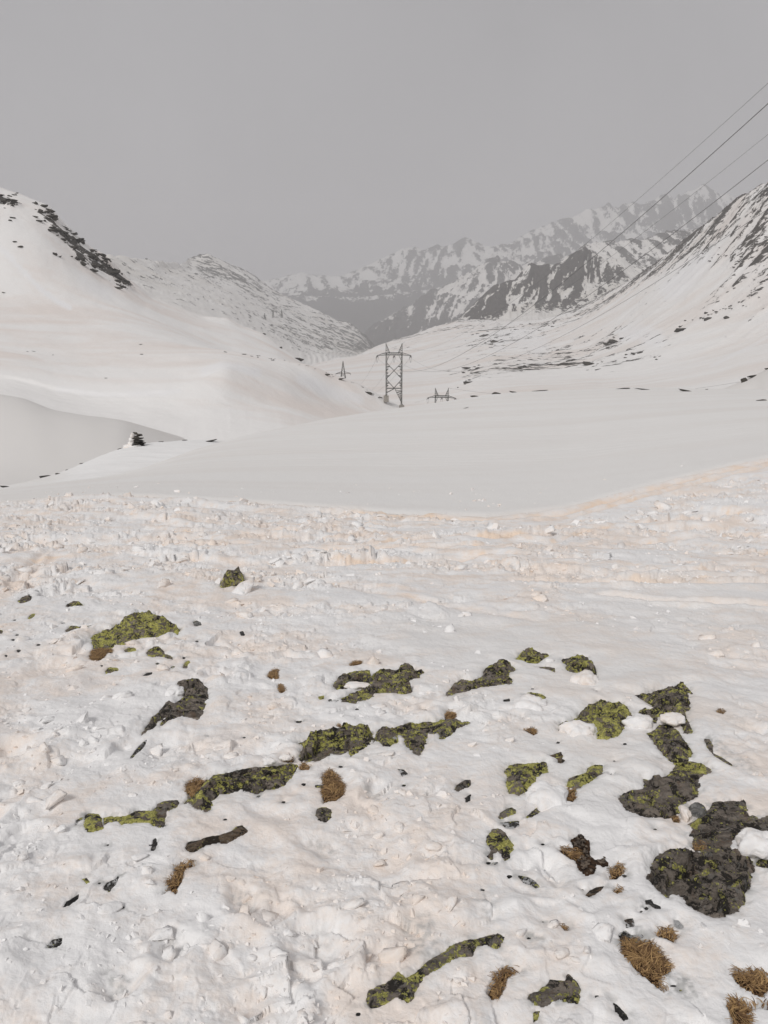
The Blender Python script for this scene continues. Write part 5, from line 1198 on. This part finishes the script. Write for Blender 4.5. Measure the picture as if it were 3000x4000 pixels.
for px, row, hw, hh_, lab in (
    (1855, 1540, 24, 8, 'dark low rock leftmost along the rim of the smooth mound'), (1940, 1523, 26, 9, 'snow capped dark rock on the mound rim, second from left'), (2010, 1522, 24, 6, 'thin dark rock strip on the mound rim left of its middle'),
    (2110, 1513, 34, 5, 'long thin dark rock line in the middle of the mound rim'), (2430, 1513, 52, 6, 'long black rock along the mound rim right of its middle'), (2520, 1518, 40, 4, 'thin rock tail continuing the long black rock'),
    (2685, 1520, 42, 9, 'humped dark rock on the mound rim with a tail of snow'), (2760, 1518, 8, 4, 'lone dot of rock right of the humped dark rock'), (2975, 1556, 34, 9, 'dark rock of the mound rim cut by the right edge'), (1815, 1592, 18, 3, 'faint sliver of rock on the mound face below the rim')):
    x, y, z = surf(MS, px, row + hh_); k = y / F
    outcrop((x, y, z), hw * k, 1.25 * hh_ * k, lab, 'rocks along the rim of the mound', rz=0, d=.5)
x, y, z = surf(HC, 2905, 1478)
v, f = lump_shape(ICO3, 560, .9, 12, .05)
x, y, z = at(2908, 1486, 150)
bank = None
for px, row, hw, hh_, lab in ((322, 1798, 14, 6, 'dark wedge of rock on the left flank of the knoll'), (262, 1830, 9, 5, 'small dark rock left of the wedge on the knoll'), (180, 1858, 34, 5, 'string of dark stones low on the knoll edge'), (225, 1848, 14, 4, 'short dark stone right of the string of stones'), (468, 1752, 12, 3, 'thin stone just left of the cairn'), (555, 1736, 14, 3, 'flat dark stone at the foot of the cairn'), (628, 1723, 12, 2.5, 'thin dark stone right of the cairn'), (722, 1720, 14, 2.5, 'thin dark stone halfway along the knoll crest'), (815, 1722, 36, 4, 'dark rock strip at the right end of the knoll crest'), (25, 1898, 30, 6, 'dark rocks at the left edge below the knoll')):
    x, y, z = surf(MS, px, row + hh_); k = y / F
    outcrop((x, y, z), hw * k, 1.3 * hh_ * k, lab, 'rocks on the knoll', rz=0, d=.6)

# crags of the left hill
def blob(HS, px, row, hw, hh_, lab, group, n=1):
    x, y, z = surf(HS, px, row); k = y / F
    outcrop((x, y, z), hw * k, hh_ * k, lab, group)
R_ = random.Random(3)
ridge_px = np.array([p[0] for p in ((0, 735), (60, 752), (120, 782), (170, 800), (199, 817), (241, 865), (289, 907), (356, 968), (392, 982), (434, 1016), (470, 1058), (497, 1088))]); ridge_row = np.array([735, 752, 782, 800, 817, 865, 907, 968, 982, 1016, 1058, 1088])
crag_grp = 'dark crags along the skyline of the left hill'
for q in range(110):
    t = R_.random() ** .8
    px = 120 + t * 380 + R_.uniform(-8, 8)
    off = abs(R_.gauss(0, 1)) * (30 if px < 230 else 34)
    row = np.interp(px, ridge_px, ridge_row) + 6 + off
    x, y, z = surf(HL, px - off * .25, row); k = y / F
    hw = R_.uniform(6, 23) * (1 if px > 180 else .8)
    outcrop((x, y, z), hw * k, hw * R_.uniform(.45, .9) * k, ('broad' if hw > 15 else 'middling' if hw > 10 else 'small') + ' dark crag ' + ('touching the skyline' if off < 18 else 'below the skyline' if off < 45 else 'well below the skyline') + ' of the left hill, ' + ('upper part' if px < 220 else 'upper middle' if px < 300 else 'lower middle' if px < 400 else 'foot') + ' of the band', crag_grp, d=R_.uniform(.5, 1))
for q in range(34):
    px, row = R_.uniform(0, 70), R_.gauss(785, 18)
    x, y, z = surf(HL, px, row); k = y / F; hw = R_.uniform(5, 12)
    outcrop((x, y, z), hw * k, hw * .6 * k, ('bigger' if hw > 8.5 else 'small') + ' dark shrubby crag ' + ('cut by the left edge' if px < 16 else 'near the left edge' if px < 42 else 'farthest from the left edge') + ' high on the hill', 'crags at the left edge of the hill')
for px, row, hw, hh_, lab in ((45, 848, 14, 10, 'small crag alone on the snow face under the left edge crags'), (40, 862, 8, 8, 'little crag touching the lone small crag'), (58, 955, 10, 6, 'small rock on the open face, left of a pair'), (80, 968, 12, 7, 'small rock on the open face, right of a pair'), (212, 996, 14, 10, 'dark outcrop left of two in the middle of the left face'), (234, 1004, 9, 6, 'dark outcrop right of two in the middle of the left face'), (300, 1010, 20, 16, 'knobbly crag below the skyline rocks'), (325, 1030, 22, 14, 'lowest knobbly crag hanging on the left face'), (448, 1075, 14, 8, 'crag at the foot of the skyline rocks'), (468, 1085, 14, 8, 'lowest crag at the right end of the skyline rocks'),
                              (15, 1146, 10, 4, 'dark slit of rock on the lower left snow'), (132, 1373, 10, 3, 'small flat stone in the left snow bowl'), (108, 1374, 6, 2.5, 'smaller flat stone left of its neighbour in the bowl'), (206, 1386, 6, 3, 'dot of rock in the left snow bowl'), (547, 1347, 10, 2, 'thin stone on the smooth snow of the left hill'), (552, 1384, 8, 3, 'small rock below the thin stone on the left hill'), (415, 1477, 8, 3, 'lone stone above the cornice'), (880, 1374, 9, 4, 'first rock of the broken line on the left hill rim'), (950, 1382, 14, 5, 'second rock of the broken line on the left hill rim'), (1030, 1300, 14, 6, 'black boulder on the upper rim of the left hill'), (1095, 1355, 10, 8, 'rock on the steep rim below the black boulder'), (1165, 1398, 20, 16, 'dark cliff where the left hill drops to the valley'), (1275, 1462, 22, 7, 'dark rocks above the leaning pylon'), (1330, 1480, 16, 5, 'rocks beside the small pylon foot'), (1415, 1511, 10, 4, 'small rocks left of the big brown boulder'), (1440, 1528, 26, 17, 'big brown boulder on the hill rim left of the tall pylon'), (1485, 1552, 10, 4, 'small rock between brown boulder and tall pylon')):
    x, y, z = surf(HL, px, row + hh_ * .5); k = y / F
    outcrop((x, y, z), hw * k, 1.1 * hh_ * k, lab, 'scattered rocks of the left hill')
rg_ = random.Random(11)
for q in range(40):
    px = rg_.uniform(960, 1480); row = np.interp(px, [951, 1105, 1219, 1280, 1334, 1418, 1485], [1383, 1410, 1434, 1463, 1481, 1513, 1554]) + rg_.uniform(-3, 5)
    x, y, z = surf(HL, px, row); k = y / F; hw = rg_.uniform(2, 7)
    outcrop((x, y, z), hw * k, hw * .5 * k, 'small dark rock on the left hill rim ' + ('left of the black boulder line' if px < 1080 else 'before the drop to the valley' if px < 1230 else 'just left of the small pylon' if px < 1330 else 'between small pylon and brown boulder' if px < 1420 else 'close to the tall pylon'), 'small rocks on the left hill rim')
# outcrops on the right slope
for px, row, hw, hh_, lab in ((2395, 1330, 22, 22, 'dark split crag on the open right slope'), (2432, 1320, 18, 9, 'smaller crag right of the dark split crag'), (2370, 1345, 14, 12, 'crag stub left of the dark split crag'), (2665, 1285, 32, 14, 'black flat crag farther right on the slope'), (2310, 1420, 34, 10, 'rock band low on the right slope'), (2340, 1440, 18, 7, 'rock below the low band'), (2195, 1423, 24, 6, 'flat dark rock left of the low band'), (2040, 1434, 22, 7, 'flat rock at the foot of the right slope'), (1890, 1305, 20, 18, 'dark rib of rock below the spur'), (1935, 1330, 20, 14, 'dark rock right of the rib'), (2070, 1262, 6, 8, 'tiny black tooth under the spur'), (1830, 1440, 26, 7, 'rocks left on the valley floor'), (1828, 1490, 30, 16, 'rock rib sloping above the lower pylon'), (2500, 1380, 14, 6, 'small rock in the middle of the lower right slope'), (2840, 1240, 20, 10, 'rock on the right slope near the edge'), (2770, 1245, 20, 10, 'rock left of the one near the edge')):
    x, y, z = surf(HC, px, row + hh_ * .5); k = y / F
    outcrop((x, y, z), hw * k, 1.1 * hh_ * k, lab, 'crags on the right hand slope')
rs_ = random.Random(17)
BANDS = ['beside the dark rib under the spur', 'right of the dark rib under the spur', 'around the rocks left on the valley floor', 'around the rock rib above the lower pylon', 'around the flat rock at the slope foot', 'around the flat rock left of the low band', 'around the low rock band', 'around the dark split crag', 'above the low rock band', 'in the middle of the lower right slope', 'around the black flat crag', 'left of the right edge rocks', 'in the band near the right edge', 'in the band against the right edge', 'high on the right slope below the skyline', 'high on the right slope left of the wires end', 'high against the right edge', 'around the tiny black tooth under the spur', 'left of the tiny black tooth']
for (cx0, cy0, sx_, sy_, n_), bn_ in zip(((1885, 1300, 34, 26, 9), (1935, 1335, 26, 14, 6), (1850, 1440, 46, 10, 8), (1830, 1492, 26, 20, 8), (2050, 1438, 40, 9, 6), (2195, 1425, 34, 8, 5), (2320, 1424, 48, 16, 10), (2395, 1335, 34, 22, 8), (2470, 1390, 40, 12, 6), (2560, 1395, 20, 12, 4), (2665, 1283, 40, 16, 7), (2765, 1235, 50, 22, 12), (2850, 1205, 44, 26, 10), (2935, 1150, 40, 24, 8), (2870, 1010, 40, 40, 9), (2780, 1010, 30, 30, 7), (2960, 930, 30, 40, 8), (2150, 1275, 40, 12, 6), (2010, 1290, 30, 10, 5)), BANDS):
    for q in range(n_):
        px = cx0 + rs_.gauss(0, sx_ * .6); row = cy0 + rs_.gauss(0, sy_ * .6) - (px - cx0) * .35
        if px > 2995: continue
        x, y, z = surf(HC, px, row); k = y / F; hw = rs_.uniform(3, 11)
        outcrop((x, y, z), hw * k, hw * rs_.uniform(.35, .8) * k, ('larger' if hw > 7 else 'small') + ' dark rock ' + bn_, 'broken rock bands of the right slope')
# nearer snow bank at the far right with its boulder
Ub = Line([(2300, 1600, 120), (2700, 1552, 120), (2830, 1520, 120), (2900, 1488, 120), (2960, 1462, 120), (3000, 1440, 118), (3400, 1250, 110), (4000, 1050, 105)])
build_sheet('snow_bank', [Off(Ub, -26, -9), Ub, Off(Ub, 8, -1.5), Off(Ub, 40, -24)], 0.25, 0.9, 140, [30, 10, 10], MB0, smooth=5, disp=lambda X, Y, Z, R: (Z + .06 * fbm(X * .2, Y * .2, 3, 191), R))
x, y, z = at(2908, 1484, 118.5)
outcrop((x, y, z), 20 * y / F, 24 * y / F, 'mossy boulder standing on the snow bank at the right', 'boulders of the right bank', rz=.3)
x, y, z = at(2945, 1468, 119)
outcrop((x, y, z), 24 * y / F, 5 * y / F, 'thin rock trailing right of the mossy boulder', 'boulders of the right bank', rz=0)
x, y, z = at(2996, 1440, 118)
outcrop((x, y, z), 10 * y / F, 8 * y / F, 'rock at the right edge above the mossy boulder', 'boulders of the right bank')

# ------------------------------------------------------------------ cairn
x, y, z = surf(MS, 535, 1744)
root = empty('cairn', (x, y, z))
tag(root, 'stone cairn half plastered with snow on the knoll at the left', 'cairn')
rc = random.Random(5); kk_ = y / F
slab_me = []
for q in range(5):
    v, f = lump_shape(ICO2, 600 + q, .28, 10, .05)
    me = bpy.data.meshes.new('stone'); me.from_pydata([tuple(a) for a in v], [], [tuple(map(int, a)) for a in f]); me.materials.append(M_CRAG); slab_me.append(me)
Ht = 1.02
for lv in range(11):
    zz0 = Ht * lv / 11; rad = 0.66 * (1 - .50 * (lv / 11) ** 1.6)
    for s_ in range(3 if lv < 8 else 2):
        o = bpy.data.objects.new('stone', rc.choice(slab_me)); col.objects.link(o); o.parent = root
        th = rc.uniform(-2.6, 2.6) if lv < 9 else rc.uniform(-.5, .5)
        o.location = (rad * .5 * math.cos(th) + .05, rad * .5 * math.sin(th), zz0 + .05); sc_ = rad * rc.uniform(.6, .85)
        o.scale = (sc_, sc_ * .9, .24); o.rotation_euler = (rc.uniform(-.15, .15), rc.uniform(-.25, .1), rc.uniform(0, 6))
o = bpy.data.objects.new('stone', slab_me[2]); col.objects.link(o); o.parent = root
o.location = (-.02, 0, Ht + .02); o.scale = (.20, .18, .55); o.rotation_euler = (0, .35, 0)
v, f = ICO3; v = v.copy() * (1 + .5 * fbm(ICO3[0][:, 0] * 1.7, ICO3[0][:, 2] * 1.7 + ICO3[0][:, 1], 3, 611))[:, None]
for q, (dx, dz, w_, h_) in enumerate(((-.30, .24, .30, .26), (-.27, .58, .22, .24), (-.20, .90, .16, .22))):
    mesh_obj('snow_patch', v[:, [(q) % 3, (q + 1) % 3, (q + 2) % 3]] * np.array([w_, .36, h_]) + np.array([dx, -.22, dz]), f, M_LUMP, root)
mesh_obj('snow_skirt', v * np.array([.78, .6, .26]) + np.array([-.2, -.15, .0]), f, M_LUMP, root)

# ------------------------------------------------------------------ pylons and wires
def bar(bm, a, b, t):
    a, b = Vector(a), Vector(b); d = b - a
    box(bm, (a + b) / 2, (t, t, d.length), d.to_track_quat('Z', 'Y').to_matrix())
def lattice(bm, p0, p1, q0, q1, n, t):                   # zigzag and rungs between the lines p0-p1 and q0-q1
    p0, p1, q0, q1 = map(Vector, (p0, p1, q0, q1))
    for i in range(n):
        a, b = p0.lerp(p1, i / n), q0.lerp(q1, (i + .5) / n)
        c = p0.lerp(p1, (i + 1) / n)
        bar(bm, a, b, t); bar(bm, b, c, t)
U = 0.3617 * 260 / F * 1.01
def zx(xz): return (xz - 798) * U
def zz_(yz): return (800 - yz) * U
def portal_pylon(loc, rz, label, drop=0.0, left_foot=690):
    root = empty('pylon', loc, rz); tag(root, label, 'pylon', 'lattice pylons of the power line')
    dy = 0.55
    TB, TM, TS = .17, .13, .085
    for s, xo, foot in ((-1, 712, left_foot), (1, 884, 790)):
        X0 = zx(798 + s * 86); xi = X0 - s * .38
        zb, zt = zz_(foot) - drop, zz_(232)
        bm = bmesh.new()
        for yv in (-dy, dy):
            bar(bm, (X0, yv, zb), (X0, yv, zt + .1), TB)
            bar(bm, (xi, yv, zb + .4), (xi, yv, zz_(255)), TM)
            lattice(bm, (X0, yv, zb), (X0, yv, zt), (xi, yv, zb), (xi, yv, zt), 14, TS)
        lattice(bm, (X0, -dy, zb), (X0, -dy, zt), (X0, dy, zb), (X0, dy, zt), 12, TS)
        bm_obj('leg', bm, M_STEEL, root)
        bm = bmesh.new()                                  # earth-wire peak
        top = (X0, 0, zz_(134)); inn = zx(798 + s * 45)
        for yv in (-dy, dy):
            bar(bm, (X0, yv, zt), top, TM); bar(bm, (inn, yv, zt), top, TM)
            for k in (.28, .52, .74):
                zc = zt + (top[2] - zt) * k
                bar(bm, (X0, yv * (1 - k), zc), (inn + (X0 - inn) * k, yv * (1 - k), zc), TS)
                bar(bm, (X0, yv * (1 - k), zc), (inn + (X0 - inn) * max(k - .26, 0), yv * (1 - k + .26), zt + (top[2] - zt) * max(k - .26, 0)), TS)
        bm_obj('peak', bm, M_STEEL, root)
        bm = bmesh.new()                                  # knee strut under the arm
        for yv in (-dy, dy): bar(bm, (zx(798 + s * 50), yv, zz_(256)), (X0 - s * .1, yv, zz_(330)), TM)
        bm_obj('strut', bm, M_STEEL, root)
        bm = bmesh.new()
        bm_f = bmesh.new(); box(bm_f, (X0 - s * .1, 0, zb - .8), (1.75, 2.2, 1.9)); box(bm_f, (X0 - s * .05, 0, zb + .25), (.85, 1.4, .5))
        bmesh.ops.bevel(bm_f, geom=bm_f.edges[:], offset=.06, segments=1, affect='EDGES')
        bm.free(); bm_obj('footing', bm_f, M_CONC, root)
    bm = bmesh.new()                                      # cross-arm
    for yv in (-dy, dy):
        bar(bm, (zx(712), yv, zz_(232)), (zx(884), yv, zz_(232)), TB); bar(bm, (zx(690), yv, zz_(254)), (zx(906), yv, zz_(254)), TB)
        lattice(bm, (zx(712), yv, zz_(254)), (zx(884), yv, zz_(254)), (zx(712), yv, zz_(232)), (zx(884), yv, zz_(232)), 7, TS)
        for s in (-1, 1):
            bar(bm, (zx(798 + s * 86), yv, zz_(232)), (zx(798 + s * 180), 0, zz_(260)), TM); bar(bm, (zx(798 + s * 86), yv, zz_(254)), (zx(798 + s * 180), 0, zz_(264)), TM)
            for k in (.33, .66): bar(bm, (zx(798 + s * (86 + 94 * k)), yv * (1 - k), zz_(232 + 28 * k)), (zx(798 + s * (86 + 94 * k)), yv * (1 - k), zz_(254 + 10 * k)), TS)
    for xx_ in np.linspace(712, 884, 8): bar(bm, (zx(xx_), -dy, zz_(232)), (zx(xx_), dy, zz_(232)), TS); bar(bm, (zx(xx_), -dy, zz_(254)), (zx(xx_), dy, zz_(254)), TS)
    bm_obj('crossarm', bm, M_STEEL, root)
    xl, xr = zx(718), zx(878)
    for (za, zb2) in ((335, 500), (510, 600)):
        for (xa, xb) in ((xl, xr), (xr, xl)):
            bm = bmesh.new()
            for yv in (-dy * .8, dy * .8): bar(bm, (xa, yv, zz_(za)), (xb if zb2 == 500 else 0, yv, zz_(zb2)), TM)
            bm_obj('cross_brace', bm, M_STEEL, root)
    for s in (-1, 1):                                     # short rungs filling the corners
        bm = bmesh.new()
        for (zc, w) in ((372, 40), (400, 22), (440, 22), (468, 40), (545, 34), (572, 22)):
            for yv in (-dy, dy): bar(bm, (zx(798 + s * 82), yv, zz_(zc)), (zx(798 + s * (82 - w)), yv, zz_(zc)), TS); bar(bm, (zx(798 + s * 82), yv, zz_(zc + 14)), (zx(798 + s * (82 - w)), yv, zz_(zc)), TS)
        bm_obj('rungs', bm, M_STEEL, root)
    bm = bmesh.new()
    for yv in (-dy, dy):
        bar(bm, (xl, yv, zz_(602)), (xr, yv, zz_(602)), TB)
        bar(bm, (xl, yv, zz_(650)), (0, yv, zz_(608)), TM)
        bar(bm, (xr + .1, yv, zz_(760) - drop), (zx(808), yv, zz_(608)), TM)
        lattice(bm, (zx(812), yv, zz_(620)), (zx(872), yv, zz_(745)), (xr, yv, zz_(620)), (xr, yv, zz_(745)), 5, TS)
    bm_obj('base_frame', bm, M_STEEL, root)
    for xq in (620, 798, 972):
        bm = bmesh.new()
        for sgn, yq in ((-1, -1.2), (1, 1.2)):
            a = Vector((zx(xq), 0, zz_(262))); b = Vector((zx(xq) + sgn * .35, yq, zz_(282)))
            for k in range(7):
                r = bmesh.ops.create_cone(bm, cap_ends=True, segments=8, radius1=.14, radius2=.05, depth=.11)
                q = (b - a).to_track_quat('Z', 'Y').to_matrix().to_4x4()
                bmesh.ops.transform(bm, matrix=Matrix.Translation(a.lerp(b, (k + .5) / 7)) @ q, verts=r['verts'])
        ins = bm_obj('insulator', bm, M_GLASS, root)
        bm = bmesh.new(); pts = [Vector((zx(xq) + .35 * t_, 1.2 * t_, zz_(282) - 1.6 * (1 - t_ * t_))) for t_ in np.linspace(-1, 1, 9)]
        for a, b in zip(pts, pts[1:]): bar(bm, a, b, .06)
        bm_obj('jumper_wire', bm, M_WIRE, ins)
    return root
PX, PY, PZ = at(1250 + .3617 * 798, 1300 + .3617 * 800, 260)
portal_pylon((PX, PY, PZ), 0, 'tall portal lattice pylon on concrete footings at the rim of the left hill', left_foot=688)
P2x, P2y, P2z = at(1250 + .3617 * 1315, 1300 + .3617 * 690, 313)
portal_pylon((P2x, P2y, P2z - zz_(245)), math.radians(-7), 'lower portal pylon showing only its top over the smooth mound', drop=3.0)

def mast_pylon(loc, H, w, arm, za, label, group, rz=0, t=.2):
    root = empty('pylon', loc, rz); tag(root, label, 'pylon', group)
    bm = bmesh.new()
    for sx in (-1, 1):
        for sy in (-1, 1):
            bar(bm, (sx * w, sy * w, 0), (sx * w * .42, sy * w * .42, za), t); bar(bm, (sx * w * .42, sy * w * .42, za), (0, 0, H), t)
    n = 6
    for i in range(n):
        k0, k1 = i / n, (i + 1) / n; w0, w1 = w * (1 - .58 * k0), w * (1 - .58 * k1)
        for sy in (-1, 1):
            bar(bm, (-w0, sy * w0, za * k0), (w1, sy * w1, za * k1), t * .6); bar(bm, (w0, sy * w0, za * k0), (-w1, sy * w1, za * k1), t * .6)
            bar(bm, (sy * w0, -w0, za * k0), (sy * w1, w1, za * k1), t * .6)
    for k in (.2, .4, .6, .8):
        ww = w * .42 * (1 - k); zc = za + (H - za) * k; w2 = w * .42 * (1 - k + .2)
        bar(bm, (-ww, 0, zc), (ww, 0, zc), t * .6); bar(bm, (-w2, 0, zc - .2 * (H - za)), (ww, 0, zc), t * .6)
    bm_obj('mast', bm, M_STEEL, root)
    bm = bmesh.new(); ww = w * .42
    for sy in (-1, 1):
        bar(bm, (-arm, 0, za), (arm, 0, za), t); bar(bm, (-arm, 0, za + .1), (-ww, sy * ww, za + .16 * arm + .4), t * .8); bar(bm, (arm, 0, za + .1), (ww, sy * ww, za + .16 * arm + .4), t * .8)
    bm_obj('crossarm', bm, M_STEEL, root)
    for s in (-1, 1):
        bm = bmesh.new()
        for k in range(4): box(bm, (s * arm * .98, 0, za - .35 - .3 * k), (.3, .3, .2))
        bm_obj('insulator', bm, M_GLASS, root)
    return root
k3 = 620 / F * .3617
x3, y3, z3 = at(1250 + .3617 * 250, 1300 + .3617 * 440, 620)
mast_pylon((x3, y3, z3 - 15), 15 + (440 - 308) * k3, 3.2, 80 * k3, 15, 'small single mast pylon behind the rim of the left hill', 'lattice pylons of the power line', .2, .28)
for (cx0, cy0, lab) in ((165, 780, 'faint distant pylon lowest on the left mountain'), (224, 735, 'faint distant pylon tallest of the hazy row'), (277, 712, 'faint distant pylon third along the hazy row'), (333, 712, 'faint distant pylon at the right end of the hazy row')):
    x, y, z = at(900 + .6028 * cx0, 800 + .6028 * (cy0 + 15), 1900)
    mast_pylon((x, y, z - 2), 20, 2.2, 5, 14, lab, 'distant pylons', .4, .35)

def wire(name, pts, r, label, group):
    pts = [Vector(p) for p in pts]; n = 5; V, Fc = [], []
    for i, p in enumerate(pts):
        d = (pts[min(i + 1, len(pts) - 1)] - pts[max(i - 1, 0)]).normalized()
        s = d.cross(Vector((0, 0, 1))).normalized(); u = s.cross(d)
        for k in range(n):
            t = 6.2832 * k / n; V.append(p + s * (r * math.cos(t)) + u * (r * math.sin(t)))
    for i in range(len(pts) - 1):
        for k in range(n): Fc.append((i * n + k, i * n + (k + 1) % n, (i + 1) * n + (k + 1) % n, (i + 1) * n + k))
    o = mesh_obj(name, np.array([v[:] for v in V]), np.array(Fc), M_WIRE)
    return tag(o, label, 'cable', group)
def parabola(P, ys):
    (y0, z0), (y1, z1), (y2, z2) = P
    return [z0 * (y - y1) * (y - y2) / ((y0 - y1) * (y0 - y2)) + z1 * (y - y0) * (y - y2) / ((y1 - y0) * (y1 - y2)) + z2 * (y - y0) * (y - y1) / ((y2 - y0) * (y2 - y1)) for y in ys]
KS = 0.1
for xz, yz, row_edge, row_mid, px_mid, r, nm, lab in (
    (712, 134, 325, None, None, .011, 'earth_wire', 'uppermost thin wire crossing the sky at the right'), (620, 282, 405, None, None, .022, 'conductor', 'thick dark wire, second from the top in the right sky'),
    (884, 134, 525, None, None, .011, 'earth_wire', 'thin wire, third from the top in the right sky'), (798, 282, 625, None, None, .021, 'conductor', 'dark wire, fourth from the top in the right sky'),
    (972, 282, 817, None, None, .018, 'conductor', 'lowest wire of the span, crossing the right slope')):
    X0, Z0 = PX + zx(xz), PZ + zz_(yz)
    rx, ry, rz_ = ray(3000, row_edge); a = rx / ry
    Ye = (X0 + KS * 260) / (a + KS); Ze = CZ + rz_ / ry * Ye
    sag = 2.4 if nm == 'conductor' else 0.8
    Zm = Z0 + 2.3 if nm == 'conductor' else Z0 + 2.6
    ys = np.concatenate([np.linspace(260 - (1.2 if nm == 'conductor' else 0), 60, 60), np.linspace(58, -25, 26)])
    zs = parabola([(260, Z0), (188, Zm), (Ye, Ze)], ys)
    wire(nm, [(X0 + KS * (260 - yv), yv, zv) for yv, zv in zip(ys, zs)], r, lab, 'power lines of the right span')
for xz, px_, row_, lab in ((620, 1404, 1506, 'faint left hand wire running from the tall pylon down behind the hill'), (798, 1460, 1518, 'faint middle wire running from the tall pylon down behind the hill'), (972, 1480, 1525, 'faint right hand wire running from the tall pylon down behind the hill')):
    X0, Z0 = PX + zx(xz), PZ + zz_(282)
    xe, ye, ze = at(px_, row_, 420)
    wire('conductor', [(X0 + (xe - X0) * t, 261 + (ye - 261) * t, Z0 + (ze - Z0) * t - 7 * t * (1 - t) * .6) for t in np.linspace(0, 1.15, 24)], .03, lab, 'power lines of the left span')
for xz, yq, px_, row_, lab in ((1138, 720, 1570, 1577, 'faint wire from the lower pylon left behind the tall pylon'),):
    a_ = at(1250 + .3617 * xz, 1300 + .3617 * yq, 313); b_ = at(px_, row_, 420)
    wire('conductor', [tuple(Vector(a_).lerp(Vector(b_), t) - Vector((0, 0, 2 * t * (1 - t)))) for t in np.linspace(0, 1, 10)], .03, lab, 'power lines of the lower pylon')
for yz, row0, row1, lab in ((0, 1515, 1540, 'faint upper wire from the lower pylon running right'), (1, 1553, 1560, 'faint lower wire from the lower pylon running right')):
    a_ = at(1748, row0, 313); b_ = at(2900, row1 - 50, 260)
    wire('conductor', [tuple(Vector(a_).lerp(Vector(b_), t) - Vector((0, 0, 18 * t * (1 - t)))) for t in np.linspace(0, 1, 30)], .03, lab, 'power lines of the lower pylon')
print('done', round(time.time() - T0, 1), 'zmin/zmax', zmin, zmax)
